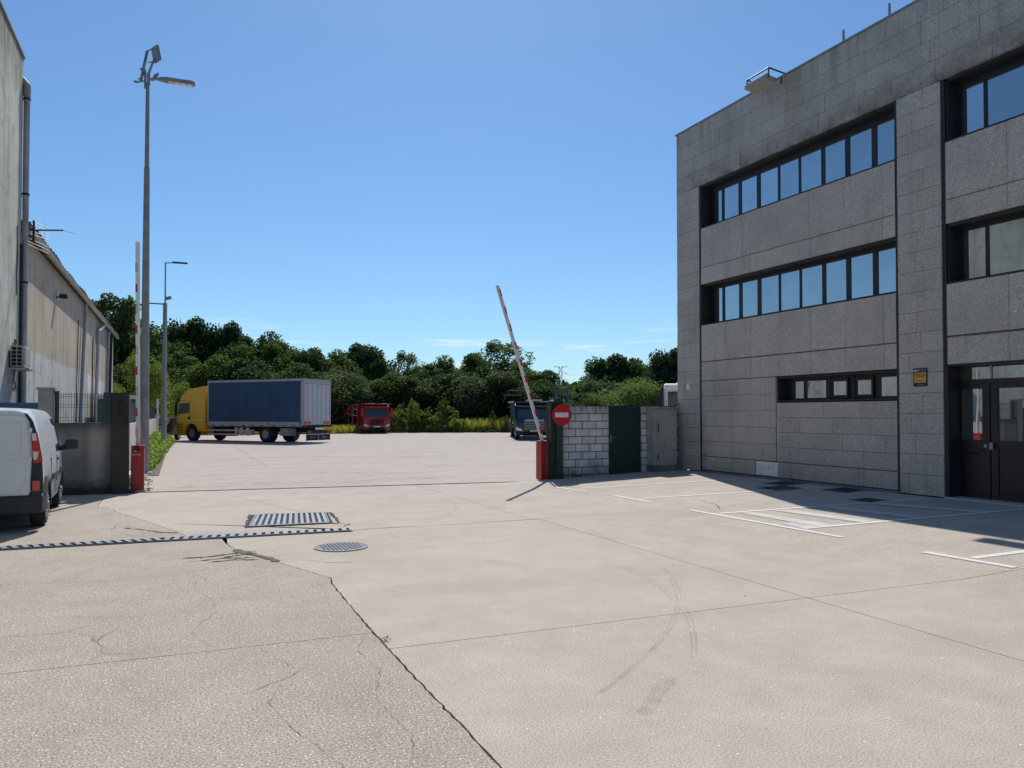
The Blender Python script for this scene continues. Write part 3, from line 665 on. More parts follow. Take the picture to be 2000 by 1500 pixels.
k = MB(); k.tube((XB - .07, 8.975, 1.16), (XB, 8.975, 1.16), .02).tube((XB - .07, 8.975, 1.16), (XB - .09, 8.975, 1.16), .032); k.build('handle', 'greymetal', d, smooth=True)
d = leaf(8.2, 8.925, 8.34, 8.80, False)
k = MB(); k.tube((XB - .06, 8.89, 1.16), (XB, 8.89, 1.16), .012).box(XB - .07, XB - .05, 8.86, 8.92, 1.10, 1.22); k.build('handle', 'greymetal', d)
leaf(7.5, 8.17, 7.62, 8.03, False)
# things on the roof edge and facade
t = thing('roof_floodlight', 'grey box floodlight on an angled steel bracket overhanging the office roof edge', 'floodlight', (12.28, 13.85, 9.27))
m = MB(); m.box(-.22, .12, -.38, .34, -.01, .10, Matrix.Rotation(R(9), 4, 'Y')); m.build('lamp_housing', 'cabinet', t, bevel=.02)
m = MB()
for y in (-.38, .34):
    m.tube((.5, y, .20), (-.12, y, .27), .022, n=4).tube((-.12, y, .27), (-.12, y, .06), .02, n=4)
m.tube((-.12, -.38, .27), (-.12, .34, .27), .022, n=4).tube((-.12, -.38, .16), (-.12, .34, .16), .016, n=4).tube((.36, -.38, .20), (.36, .34, .20), .02, n=4).tube((.3, -.3, .02), (.34, -.3, .2), .02, n=4)
m.build('bracket', 'darkrecess', t)
for y, l in ((11.81, 'first of two short pipe stubs on the office roof edge, nearer the floodlight'), (10.68, 'second of two short pipe stubs on the office roof edge, farther from the floodlight')):
    tag(MB().tube((12.66, y, 9.4), (12.66, y, 9.73), .025, n=10).build('roof_pipe', 'greymetal', smooth=True), l, 'pipe', 'pipe stubs on the office roof')
t = thing('alarm_sign', 'small navy and yellow alarm sign on the granite pillar beside the entrance', 'sign', (12.595, 10.035, 2.40))
MB().box(-.012, 0, -.145, .145, -.175, .165).build('plate', 'navy', t, bevel=.003)
MB().box(-.016, -.010, -.125, .118, -.105, .075).build('yellow_field', 'signyellow', t)
RT = (R(90), 0, R(-90))
mm = MB(); mm.path([(-.016, .125, .095), (-.016, .11, .14), (-.016, .092, .10), (-.016, .075, .14), (-.016, .062, .095)], .008, 6); mm.build('letter_logo', 'white', t)
mm = MB()
for i in range(20):
    a0, a1 = i * math.pi / 10, (i + 1) * math.pi / 10
    mm.tube((-.015, .028 + .024 * math.cos(a0), .118 + .026 * math.sin(a0)), (-.015, .028 + .024 * math.cos(a1), .118 + .026 * math.sin(a1)), .004, n=5)
mm.box(-.017, -.013, .02, .036, .11, .126); mm.build('ring_logo', 'cabinet', t)
text('lettering', 'PROSEGUR\nALARMAS', .033, 'cabinet', t, (-.0165, -.06, .118), RT)
text('lettering', 'CONECTADA', .038, 'navy', t, (-.0185, 0, .035), RT)
text('lettering', 'CON POLICIA 24 H', .022, 'navy', t, (-.0185, 0, .0), RT)
text('lettering', '900   24h   365', .026, 'navy', t, (-.0185, 0, -.065), RT)
text('lettering', 'www.alarmas', .022, 'cabinet', t, (-.0165, 0, -.142), RT)
tag(MB().box(12.585, 12.597, 17.04, 17.17, 2.37, 2.54).build('wall_plate', 'white', bevel=.002), 'small blank white plate on the corner pillar of the office', 'plate')

# ------------------------------------------------------------------ block wall right of the gate
Y0 = 17.63
bw = thing('block_wall', 'stained white painted concrete block wall with dark joints between gate and office', 'wall', (0, 0, 0))
MB().box(9.03, 10.42, Y0 + .015, Y0 + .19, -.05, 1.93).build('mortar_core', 'mortar', bw)
MB().box(11.42, 12.95, Y0 + .015, Y0 + .19, -.05, 1.93).build('mortar_core', 'mortar', bw)
MB().box(10.42, 11.42, Y0 + .015, Y0 + .19, 1.88, 1.93).build('lintel', 'mortar', bw)
for r in range(11):
    z0 = -.055 + r * .199; z1 = z0 + .178
    if r == 10: z1 = z0 + .06; 
    if z1 > 1.99: break
    x = 9.05 - (.2 if r % 2 else 0)
    while x < 12.93:
        a, b = max(x, 9.045), min(x + .376, 12.93)
        for lo, hi in ((a, min(b, 10.425)), (max(a, 11.415), b)):
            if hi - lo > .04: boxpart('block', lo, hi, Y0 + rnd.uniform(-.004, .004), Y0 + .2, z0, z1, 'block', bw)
        x += .398
m = MB()
for x in np.arange(9.1, 12.6, .075):
    if x > 11.5 or rnd.random() < .0: m.tube((x, Y0 + .1, 1.9), (x, Y0 + .1, 2.08), .006, n=4)
m.build('rail_stub', 'rust', bw)
d = MB().box(10.44, 11.40, Y0 + .005, Y0 + .06, .05, 1.90).build('door', 'doorgreen', bw, bevel=.004)
MB().box(10.425, 10.455, Y0 - .012, Y0 + .08, .04, 1.94).box(11.385, 11.415, Y0 - .012, Y0 + .08, .04, 1.94).box(10.455, 11.385, Y0 - .012, Y0 + .08, 1.88, 1.94).build('door_frame', 'green', d)
k = MB(); k.box(10.475, 10.515, Y0 - .012, Y0 + .004, .96, 1.16).tube((10.495, Y0 - .05, 1.09), (10.495, Y0, 1.09), .011).tube((10.495, Y0 - .05, 1.09), (10.61, Y0 - .05, 1.09), .010); k.build('handle', 'greymetal', d)
# gate post, leaf end and sign
gp = thing('gate_post', 'dark green steel gate post with folded leaf beside the block wall', 'gate post', (8.86, Y0, .03))
MB().box(-.02, .165, -.10, .10, -.05, 2.07).build('post', 'green', gp, bevel=.006)
MB().box(-.15, -.045, -.05, .12, -.05, 2.0).build('guide_channel', 'doorgreen', gp, bevel=.004)
MB().box(-.30, -.265, -.12, -.07, -.03, 1.98).build('stop_bar', 'rust', gp)
MB().box(-.30, .16, -.09, -.05, 1.95, 1.98).build('top_tie', 'doorgreen', gp)
MB().box(-.24, .0, -.13, -.08, -.03, .012).build('foot_plate', 'white', gp)
sg = thing('no_entry_sign', 'round red no entry sign with white bar on the gate post', 'traffic sign', (8.955, Y0 - .16, 1.69))
MB().tube((0, .012, 0), (0, 0, 0), .27, n=48).build('disc', 'signred', sg)
mm = MB()
for i in range(48):
    a0, a1 = i * math.pi / 24, (i + 1) * math.pi / 24
    mm.tube((.27 * math.cos(a0), .004, .27 * math.sin(a0)), (.27 * math.cos(a1), .004, .27 * math.sin(a1)), .007, n=5)
mm.build('rim', 'red', sg)
MB().box(-.19, .19, -.006, .002, -.06, .06).build('white_bar', 'white', sg)
MB().box(-.03, .03, .012, .06, -.2, .2).build('clamp', 'greymetal', sg)
# electrical cabinet
cb = thing('electric_cabinet', 'tall grey weathered electrical cabinet standing against the block wall', 'cabinet', (11.60, Y0 - .33, .14))
MB().box(-.0, .74, 0, .30, .2, 1.72).build('body', 'cabinet', cb, bevel=.008)
MB().box(.02, .72, .03, .30, -.06, .2).build('plinth', 'plinthwall', cb)
MB().box(.10, .735, -.018, -.001, .62, 1.70).build('door', 'cabinet', cb, bevel=.004)
MB().box(.10, .735, -.018, -.001, .24, .60).build('door', 'cabinet', cb, bevel=.004)
MB().box(-.03, .77, -.05, .31, 1.721, 1.75).build('cap', 'cabinet', cb, bevel=.004)
MB().box(.13, .155, -.035, -.019, 1.08, 1.32).box(.13, .155, -.03, -.019, .36, .5).build('handle', 'rust', cb)
t = thing('fence_end_ladder', 'narrow black steel fence end frame between cabinet and office corner', 'fence', (12.62, Y0 - .10, .15))
m = MB(); m.tube((0, 0, 0), (0, 0, 1.84), .012).tube((-.11, 0, 1.84), (0, 0, 1.84), .012).tube((-.13, 0, 0), (-.13, 0, 1.84), .012)
m.build('upright', 'blackmetal', t)
m = MB()
for i in range(1, 10): m.tube((-.13, 0, i * .19), (0, 0, i * .19), .007, n=5)
m.build('rung', 'blackmetal', t)

# ------------------------------------------------------------------ boom barriers
def barrier(x, y, ang, label, L_=4.4, txt=False, flip=1):
    t = thing('boom_barrier', label, 'barrier', (x, y, .02), group='raised boom barriers at the gate')
    cbt = MB().box(-.13, .13, -.17, .17, 0, .97).build('cabinet', 'red', t, bevel=.012)
    MB().box(-.14, .14, -.18, .18, .971, 1.0).build('lid', 'red', t, bevel=.006)
    MB().box(-.115, .115, -.178, -.171, .06, .90).build('access_door', 'red', cbt, bevel=.002)
    if txt:
        text('lettering', 'automatic', .045, 'white', t, (-.02, -.181, .80), (R(90), 0, 0)); MB().tube((-.04, -.185, .87), (-.04, -.17, .87), .012).build('lock', 'white', t)
        MB().box(-.16, .16, -.2, .2, -.03, .02).build('base_plate', 'stone', t)
    d = Vector((math.sin(ang), 0, math.cos(ang))); p0 = Vector((0, -.02 * flip + .0, .95)); 
    mt = Matrix.Translation((0, 0, .93)) @ Matrix.Rotation(ang, 4, 'Y')
    arm = MB().box(-.045, .045, -.02, .02, 0, L_, mt).build('arm', 'white', t, bevel=.006)
    for k in range(9):
        z0 = .25 + k * .46
        if z0 + .2 > L_: break
        if flip < 0: MB().box(.008, .047, -.023, .023, z0, z0 + .19, mt).build('red_band', 'signred', arm)
        elif k % 2: MB().box(-.047, -.006, -.023, .023, z0, z0 + .19, mt).build('red_band', 'signred', arm)
        else:
            MB().box(-.048, -.008, -.024, .024, z0, z0 + .015, mt).box(-.048, -.008, -.024, .024, z0 + .175, z0 + .19, mt).box(-.048, -.036, -.024, .024, z0 + .0151, z0 + .1749, mt).box(-.018, -.008, -.024, .024, z0 + .0151, z0 + .1749, mt).build('red_band', 'signred', arm)
    MB().tube((0, -.2, .93), (0, .2, .93), .05).build('pivot', 'chassis', t)
    return t
barrier(-.83, 18.95, R(-.6), 'red cabinet barrier beside the dark pillar with boom pointing straight up', 4.6, True)
b2 = barrier(8.66, 17.95, R(-17.8), 'red cabinet barrier behind the gate post with boom leaning to the left', 4.22, False, -1)

# ------------------------------------------------------------------ low wall, pillars, fence on the left
Y1 = 18.6
lw = thing('low_wall', 'low grey cement wall stained black beside the white van', 'wall', (0, 0, 0))
MB().box(-2.42, -1.33, Y1, Y1 + .22, -.05, 1.50).build('wall', 'lowwall', lw)
MB().box(-2.42, -1.33, Y1 - .02, Y1 + .24, 1.502, 1.53).build('coping', 'lowwall', lw)
pd = thing('gate_pillar', 'blackened tall concrete gate pillar beside the red barrier', 'pillar', (-1.17, Y1 + .1, 0))
MB().box(-.155, .17, -.22, .22, -.05, 2.15).build('shaft', 'pillardark', pd, bevel=.01)
MB().box(-.155, .17, -.225, .225, 2.151, 2.17).build('cap', 'pillardark', pd)
pl = thing('wall_pillar', 'light grey rendered pillar with flat cap between blue gate and fence', 'pillar', (-2.56, Y1 + .1, 0))
MB().box(-.135, .135, -.15, .15, -.05, 2.22).build('shaft', 'pillarlight', pl, bevel=.006)
MB().box(-.17, .17, -.19, .19, 2.221, 2.27).build('cap', 'pillarlight', pl, bevel=.006)
fn = thing('mesh_fence', 'dark green welded wire fence panel on top of the low grey wall', 'fence', (0, 0, 0))
for x in (-2.37,): MB().box(x - .04, x + .04, Y1 + .08, Y1 + .14, 1.53, 2.20).build('post', 'green', fn)
x = -2.30
me0 = None
while x < -1.50:
    if me0 is None: o = MB().tube((0, 0, 0), (0, 0, .62), .0042, n=5).build('wire', 'green', fn, loc=(x, Y1 + .11, 1.54)); me0 = o.data
    else: link('wire', me0, None, fn, (x, Y1 + .11, 1.54))
    x += .05
for z in (1.58, 1.64, 1.86, 1.91, 2.08, 2.13): MB().tube((-2.33, Y1 + .105, z), (-1.49, Y1 + .105, z), .0045, n=5).build('wire', 'green', fn)
tag(MB().box(-1.49, -1.335, Y1 + .0, Y1 + .2, 1.53, 2.18).build('fence_box', 'green', bevel=.006), 'dark green steel box post between the wire fence and the blackened pillar', 'post')
bg_ = thing('blue_gate', 'blue painted metal gate seen over the white van', 'gate', (-3.25, Y1 + .1, 0))
for i in range(5): MB().box(-.53 + i * .215, -.53 + i * .215 + .21, -.02, .02, .1, 1.90).build('panel', 'bluegate', bg_, bevel=.004)
MB().box(-.54, .545, -.04, .04, 1.901, 1.95).build('top_rail', 'bluegate', bg_)
# side boundary wall running back
sw = thing('boundary_wall', 'long pale rendered boundary wall running back behind the lamp post', 'wall', (0, 0, 0))
MB().box(-1.45, -1.25, 19.0, 51.8, -.05, 1.43).build('wall', 'sidewall', sw)
fe = thing('boundary_fence', 'dark green slatted fence along the top of the boundary wall', 'fence', (0, 0, 0))
for y in np.arange(20, 52, 2.6): MB().box(-1.38, -1.33, y - .03, y + .03, 1.43, 2.08).build('post', 'green', fe)
me0 = None
for y in np.arange(20.06, 51.5, .13):
    if me0 is None: o = MB().box(-.006, .006, -.045, .045, 0, .6).build('slat', 'doorgreen', fe, loc=(-1.35, y, 1.46)); me0 = o.data
    else: link('slat', me0, None, fe, (-1.35, y, 1.46))
for z in (1.5, 2.03): MB().box(-1.37, -1.36, 20, 51.6, z - .012, z + .012).build('rail', 'green', fe)
tp = thing('marker_post', 'thin white pipe post with cap at the end of the boundary wall', 'post', (-1.12, 48.0, 0))
MB().tube((0, 0, 0), (0, 0, 2.55), .06, n=10).build('pipe', 'white', tp); MB().tube((0, 0, 1.45), (0, 0, 1.60), .11, n=10).build('collar', 'white', tp)
# plinth under lamp and plate
tag(MB().box(-1.24, -.78, 21.0, 23.4, -.05, .17).build('kerb_plinth', 'stone', bevel=.01), 'low pale concrete plinth under the tall lamp post', 'plinth')
tag(MB().box(-1.24, -.86, 18.95, 21.0, -.05, -.01).build('pit_floor', 'soil'), kind='structure')
tag(MB().box(-.87, -.79, 20.2, 20.32, .0, .42).build('marker_stub', 'white', bevel=.02), 'short white stub post between the red barrier and the lamp post', 'post')
tag(MB().box(-1.24, -.5, 23.41, 50, -.055, .02).build('plant_bed', 'soil'), kind='structure')

# ------------------------------------------------------------------ lamp posts
lp = thing('lamp_post', 'tall tapering grey lamp post with floodlights and a street light arm, nearest the gate', 'lamp post', (-.83, 22.2, .17), group='lamp posts along the boundary wall')
MB().tube((0, 0, 0), (0, 0, 8.0), .125, .07, n=14).tube((0, 0, 8.0), (0, 0, 10.25), .058, .045, n=12).build('pole', 'polemetal', lp, smooth=True)
MB().box(-.2, .2, -.2, .2, 0, .03).build('base_plate', 'polemetal', lp)
h = MB().tube((.02, 0, 10.36), (.3, 0, 10.40), .03).prism([(.25, -.05), (.45, -.13), (1.08, -.13), (1.15, -.06), (1.15, .06), (1.08, .13), (.45, .13), (.25, .05)], 2, 10.37, 10.44)
bmesh.ops.rotate(h.b, verts=h.b.verts, cent=(0, 0, 10.38), matrix=Matrix.Rotation(R(-.5), 3, 'Y'))
h = h.build('street_light', 'polemetal', lp)
for i in range(4): MB().box(.48 + i * .155, .48 + i * .155 + .14, -.08, .08, 10.355, 10.372).build('led_lens', 'lampclear', h)
fr = MB()
fr.tube((-.06, 0, 10.1), (-.06, 0, 10.55), .03).tube((.02, 0, 10.2), (.02, 0, 10.5), .04)
fr.tube((-.17, 0, 10.25), (-.02, 0, 11.1), .035, n=4).tube((.0, 0, 10.45), (.16, 0, 10.95), .03, n=4)
fr.tube((-.22, -.1, 10.3), (-.06, .1, 10.3), .02, n=5).tube((-.02, 0, 11.1), (.17, 0, 11.22), .018, n=5).tube((-.0, 0, 10.8), (.16, 0, 10.86), .018, n=5).tube((-.06, -.25, 10.5), (-.06, .3, 10.5), .025, n=5)
fr.build('bracket', 'greymetal', lp)
for (dx, dy, dz, ry, rz, sc) in ((.2, -.02, 11.05, -12, 25, 1.0), (-.13, .2, 10.55, 30, 190, .7), (.17, .15, 10.5, 25, 30, .6)):
    mt = Matrix.Translation((dx, dy, dz)) @ Matrix.Rotation(R(rz), 4, 'Z') @ Matrix.Rotation(R(ry), 4, 'Y') @ Matrix.Scale(sc, 4)
    f = MB().prism([(-.16, -.19), (.16, -.19), (.16, .19), (-.16, .19)], 0, -.045, .035); bmesh.ops.transform(f.b, matrix=mt, verts=f.b.verts)
    f = f.build('floodlight', 'polemetal', lp, bevel=.012)
    MB().box(.0355, .042, -.14, .14, -.165, .165, mt).build('lens', 'lampclear', f)
MB().box(-.33, -.2, -.03, .03, 10.22, 10.26).build('cross_stub', 'greymetal', lp)
l2 = thing('lamp_post', 'slimmer grey lamp post farther back with one bent arm and side floodlight', 'lamp post', (-.62, 38, .02), group='lamp posts along the boundary wall')
MB().tube((0, 0, 0), (0, 0, 6.7), .115, .085, n=12).tube((0, 0, 6.7), (0, 0, 8.55), .035, .03, n=10).build('pole', 'polemetal', l2, smooth=True)
MB().tube((0, 0, 8.52), (.3, 0, 8.55), .022).box(.28, .92, -.08, .08, 8.54, 8.60).build('street_light', 'chassis', l2, bevel=.01)
MB().box(-.0, .26, -.14, .14, 6.83, 6.95, Matrix.Translation((0, 0, 6.9)) @ Matrix.Rotation(R(-18), 4, 'Y') @ Matrix.Translation((0, 0, -6.9))).build('floodlight', 'polemetal', l2, bevel=.012)
MB().tube((0, 0, 6.65), (-.95, 0, 6.66), .03, n=6).build('side_arm', 'chassis', l2)
MB().tube((0, 0, 5.2), (.14, 0, 5.3), .02, n=6).build('hook', 'chassis', l2)

# ------------------------------------------------------------------ near-left building
na = thing('tall_warehouse', 'tall weathered grey plaster building at the left edge behind the van', 'building', (0, 0, 0))
MB().box(-16, -3.8, -6, 23.3, -.05, 10.98).build('wall', 'plasterA', na)
MB().box(-16, -3.76, -6, 23.34, 10.985, 11.04).build('coping', 'roofsheet', na)
dp = MB().tube((-3.71, 23.27, 3.3), (-3.71, 23.27, 10.0), .075, n=12).tube((-3.71, 23.27, 10.0), (-3.71, 23.27, 10.28), .09, n=12).tube((-3.71, 23.27, 10.28), (-3.86, 23.27, 10.45), .09, n=12).tube((-3.71, 23.27, 2.95), (-3.71, 23.27, 3.3), .08, n=12)
dp.build('downpipe', 'pipe', na, smooth=True)
MB().tube((-3.71, 23.27, 0), (-3.71, 23.27, 5.2), .07, n=12).build('downpipe', 'pipe', na, smooth=True)
MB().tube((-3.79, 23.16, .0), (-3.79, 23.16, 6.1), .055, n=8).build('cable_duct', 'chassis', na)
for z in (9.9, 7.4, 5.1): MB().tube((-3.71, 23.27, z), (-3.71, 23.27, z + .05), .088, n=12).build('pipe_clip', 'chassis', na)
MB().path([(-3.78, 22.6, 6.45), (-3.78, 22.7, 5.7), (-3.78, 22.62, 5.2), (-3.78, 22.66, 4.7)], .012, 5).build('loose_cable', 'chassis', na)
ac = thing('air_conditioner', 'beige wall air conditioner unit with square grille on a bracket', 'air conditioner', (-3.79, 21.9, 2.86))
MB().box(.02, .32, 0, .85, 0, .52).build('casing', 'acbeige', ac, bevel=.012)
for i in range(2):
    for j in range(5): MB().box(.055 + i * .115, .055 + i * .115 + .09, -.012, -.001, .035 + j * .094, .035 + j * .094 + .07).build('grille_slot', 'dark', ac)
MB().box(.3205, .33, .08, .77, .06, .47).build('front_grille', 'cabinet', ac)
MB().box(-.01, .42, -.03, .9, -.06, -.02).box(-.01, .03, .0, .04, -.4, -.06).build('bracket', 'acbeige', ac)
MB().path([(.05, .4, .52), (.03, .5, .7), (-.0, .9, .66)], .02, 6).path([(.1, .1, -.02), (.05, .3, -.3), (-.0, .9, -.5)], .014, 6).build('hose', 'chassis', ac)
# aerial
an = thing('roof_aerial', 'bent white television aerial with a black boom at the eaves of the tan building', 'aerial', (-3.55, 23.35, 6.5))
m = MB()
for i in range(8):
    z = -.32 + i * .085; m.tube((-.55, -.3, z + .12), (.30, .45, z - .06 - (.1 if i < 3 else 0)), .007, n=5)
m.tube((.22, .35, -.35), (.22, .35, .35), .006, n=5).tube((-.5, -.25, -.2), (-.5, -.25, .45), .006, n=5)
m.build('reflector', 'white', an)
MB().tube((-.1, 0, .02), (.62, .5, .19), .022, n=6).tube((.62, .5, .19), (.9, .7, .16), .006, n=5).tube((0, .1, -.25), (0, .1, .3), .03, n=6).build('boom', 'chassis', an)

# ------------------------------------------------------------------ far-left building
fb = thing('tan_warehouse', 'low long tan plaster warehouse with white lower band and grey gutter', 'building', (0, 0, 0))
MB().box(-20, -3.9, 23.36, 50.9, -.05, 6.6).build('wall', 'plasterB', fb)
MB().box(-20, -3.9, 50.905, 55, -.05, 6.6).build('end_wall', 'plasterW', fb)
rf = MB(); ys = np.arange(23.3, 55.3, .125)
for i, (a, b) in enumerate(zip(ys, ys[1:])):
    za, zb = 6.70 + .035 * math.cos(i * math.pi / 2.0), 6.70 + .035 * math.cos((i + 1) * math.pi / 2.0)
    rf.quad((-3.60 + 0.02 * math.sin(i * .21) + .02 * math.sin(i * .077), a, za), (-3.60 + 0.02 * math.sin((i + 1) * .21) + .02 * math.sin((i + 1) * .077), b, zb), (-12, b, zb + 1.2), (-12, a, za + 1.2))
rf.build('roof_sheet', 'roofsheet', fb)
gu = MB()
prof = [(-3.665 + .095 * math.cos(R(a)), 6.60 + .095 * math.sin(R(a))) for a in range(180, 361, 20)]
pin = [(-3.665 + .085 * math.cos(R(a)), 6.60 + .085 * math.sin(R(a))) for a in range(360, 179, -20)]
gu.prism(prof + pin, 1, 23.45, 55.2); gu.build('gutter', 'gutter', fb, smooth=True)
me0 = None
for y in np.arange(24, 55, 1.3):
    k = MB()
    for a in range(180, 360, 30): k.tube((.1 * math.cos(R(a)), 0, .1 * math.sin(R(a))), (.1 * math.cos(R(a + 30)), 0, .1 * math.sin(R(a + 30))), .008, n=4)
    if me0 is None: o = k.build('gutter_bracket', 'rust', fb, loc=(-3.68, y, 6.60)); me0 = o.data
    else: k.b.free(); link('gutter_bracket', me0, None, fb, (-3.68, y, 6.60))
MB().tube((-3.78, 38.1, 6.5), (-3.80, 36.3, .2), .07, n=10).build('downpipe', 'pipe', fb, smooth=True)
MB().tube((-3.86, 36.3, 5.6), (-3.86, 35.6, .2), .02, n=6).build('cable_duct', 'chassis', fb)
MB().path([(-3.7, 46.5, 6.5), (-3.78, 43.9, 5.9), (-3.80, 42.8, .2)], .085, 10).build('downpipe', 'pipe', fb)
MB().tube((-3.86, 42.2, 5.4), (-3.86, 41.8, .2), .03, n=6).build('cable_duct', 'chassis', fb)
MB().tube((-3.80, 50.3, 6.5), (-3.80, 48.9, .2), .08, n=10).build('downpipe', 'pipe', fb)
MB().tube((-3.80, 52.3, 6.5), (-3.80, 50.8, .2), .08, n=10).build('downpipe', 'chassis', fb)
wl = thing('wall_lamp', 'small black floodlight fixed high on the tan warehouse wall', 'wall lamp', (-3.9, 30.3, 5.72))
MB().box(.0, .22, -.02, .03, -.02, .02).build('bracket', 'chassis', wl); MB().box(.1, .34, -.13, .13, -.03, .10).build('lamp', 'chassis', wl, bevel=.02)

# ------------------------------------------------------------------ carport behind the wall
cp = thing('carport', 'white edged flat roof shelter behind the boundary wall', 'shelter', (-2.6, 44, 0))
MB().box(-1.0, 1.05, -3.5, 3.2, 2.42, 2.60).build('roof', 'white', cp, bevel=.02)
for x in (-.95, .98):
    for y in (-3.4, -1.2, 1.0, 3.1): MB().box(x - .04, x + .04, y - .04, y + .04, 0, 2.42).build('post', 'white', cp)
for i in range(4): MB().box(-.9 + i * .47, -.9 + i * .47 + .44, -3.36, -3.34, .9, 2.40).build('pane', 'vehglass', cp)

# ------------------------------------------------------------------ wheels
def wheel(parent, x, y, r, wd, side, hub=.55, name='wheel'):
    w_ = MB().tube((x - wd / 2, y, r), (x + wd / 2, y, r), r, n=28)
    w_ = w_.build(name, 'rubber', parent, bevel=.02 if r > .4 else .03)
    xo = x + side * wd / 2
    h = MB().tube((xo - side * .03, y, r), (xo + side * .004, y, r), r * hub, n=24).tube((xo, y, r), (xo + side * .03, y, r), r * .2, n=14)
    for i in range(8):
        a = i * math.pi / 4; h.tube((xo, y + r * hub * .68 * math.cos(a), r + r * hub * .68 * math.sin(a)), (xo + side * .02, y + r * hub * .68 * math.cos(a), r + r * hub * .68 * math.sin(a)), r * .05, n=6)
    h.build('rim', 'hub', w_); return w_

# ------------------------------------------------------------------ white van
van = thing('white_van', 'white panel van parked beside the grey building, seen from behind', 'van', (-2.72, 13.0, 0), R(2.8))
def ring(y):
    """half widths by height for one station; y=0 at the rear bumper"""
    Lr = 4.2
    arch = 0
    zs = .30
    for yc in (.78, 3.46):
        d = abs(y - yc)
        if d < .40: arch = max(arch, math.sqrt(.40 ** 2 - d * d))
    zlow = max(zs, .31 + arch) if arch else zs
    t_f = max(0, (y - 3.0) / 1.2)
    wsc = 1 - .16 * t_f ** 2
    roof = 1.80
    if y < .25: roof = 1.76 + .04 * (y / .25)
    if y > 2.3: roof = 1.80 - .05 * (y - 2.3)
    if y > 2.75:
        roof = 1.777 - (y - 2.75) / .75 * .72 if y < 3.5 else 1.057 - (y - 3.5) / .7 * .27
    if y > 4.12: roof = .72
    mid = min(.98, roof - .03)
    tum = 1.0 if roof > 1.3 else .3
    pts = [(.86 * wsc, zlow), (.90 * wsc, max(zlow + .02, .5)), (.915 * wsc, max(zlow + .04, .76)), (.91 * wsc, max(zlow + .06, mid))]
    for f, wf in ((.3, .875), (.6, .83), (.85, .77), (.96, .70), (1.0, .58), (1.012, .3), (1.016, 0)):
        pts.append(((.91 + (wf - .91) * tum) * wsc if wf > .6 else wf * wsc, mid + (roof - mid) * f))
    if y <= .001: pts = [(a * .985, b) for a, b in pts]
    return pts
ysn = [0, .03] + list(np.arange(.08, 4.16, .06)) + [4.17, 4.2]
def loft(rings, ys, close=True):
    b = MB(); V = []
    for y, r in zip(ys, rings):
        full = [(-a, z) for a, z in r] + [(a, z) for a, z in r[::-1][1:]]
        V.append([b.b.verts.new((x, y, z)) for x, z in full])
    for A, B_ in zip(V, V[1:]):
        for i in range(len(A) - 1): b.b.faces.new((A[i], A[i + 1], B_[i + 1], B_[i]))
    if close:
        b.b.faces.new(V[0]); b.b.faces.new(V[-1][::-1])
    return b
body = loft([ring(y) for y in ysn], ysn).build('body', 'vanwhite', van, smooth=True)
MB().box(-.80, .80, .1, 4.05, .28, .45).box(-.70, .70, .35, 3.9, .44, .85).build('underbody', 'chassis', van)
# rear: doors, seams, pillar trims, lamps, bumper
def wat(z):           # half width of the rear face at height z
    r = ring(0); 
    for (a, z0), (b, z1) in zip(r, r[1:]):
        if z0 <= z <= z1: return a + (b - a) * (z - z0) / max(1e-6, z1 - z0)
    return r[0][0]
for s in (-1, 1):
    dz = [.50, .52, .60, .9, 1.1, 1.3, 1.5, 1.64, 1.70]
    wi = [.66, .72, .75, .75, .748, .735, .715, .69, .64]
    pol = [(s * .008, .50)] + [(s * w_, z) for w_, z in zip(wi, dz)] + [(s * .008, 1.70)]
    d = MB().prism(pol, 1, -.03, .01).build('rear_door', 'vanwhite', van, bevel=.012, smooth=True)
    wn = MB().prism([(s * .08, 1.13), (s * .58, 1.13), (s * .635, 1.18), (s * .625, 1.55), (s * .60, 1.60), (s * .08, 1.60)], 1, -.036, -.029).build('window_blank', 'vanwhite', d, bevel=.005, smooth=True)
    for z in (1.48, 1.06): MB().box(s * .735 - .02, s * .735 + .03, -.045, -.02, z - .035, z + .035).build('hinge', 'vanwhite', d, bevel=.006)
    blk = [(.50, .70), (.85, .755), (1.12, .765), (1.4, .75), (1.6, .725), (1.72, .66)]
    P = [(s * w_, z) for z, w_ in blk] + [(s * (wat(z) + .004), z) for z, _ in blk[::-1]]
    MB().prism(P, 1, -.012, .10).build('corner_trim', 'plastic', van, bevel=.006, smooth=True)
    tl = [(1.10, .775), (1.25, .77), (1.46, .76)]
    P = [(s * w_, z) for z, w_ in ((1.0, .79), (1.12, .765), (1.3, .762), (1.44, .752))] + [(s * (wat(z) + .010), z) for z in (1.46, 1.3, 1.15, 1.02)]
    lamp = MB().prism(P, 1, -.030, .11).build('tail_lamp', 'lampred', van, bevel=.006, smooth=True)
    MB().prism([(s * .768, 1.33), (s * .758, 1.435), (s * .805, 1.435), (s * .83, 1.33)], 1, -.036, -.028).build('indicator', 'lampclear', lamp)
    MB().prism([(s * .79, 1.05), (s * .772, 1.17), (s * .85, 1.17), (s * .83, 1.06)], 1, -.036, -.028).build('reverse_lamp', 'lampclear', lamp)
    MB().box(s * .825 - .045, s * .825 + .045, -.075, -.055, .60, .75).build('rear_reflector', 'lampred', van, bevel=.004)
bp = MB(); bpr = [(.90, .30), (.935, .42), (.935, .78), (.86, .80)]
V = [(-.86, .0), (-.92, .12), (-.925, .40)]
bp.prism([(-.93, .42), (-.945, .2), (-.895, -.02), (-.6, -.08), (.6, -.08), (.895, -.02), (.945, .2), (.93, .42), (.87, .42), (.86, .1), (-.86, .1), (-.87, .42)], 2, .28, .54)
bp.build('rear_bumper', 'plastic', van, bevel=.02, smooth=True)
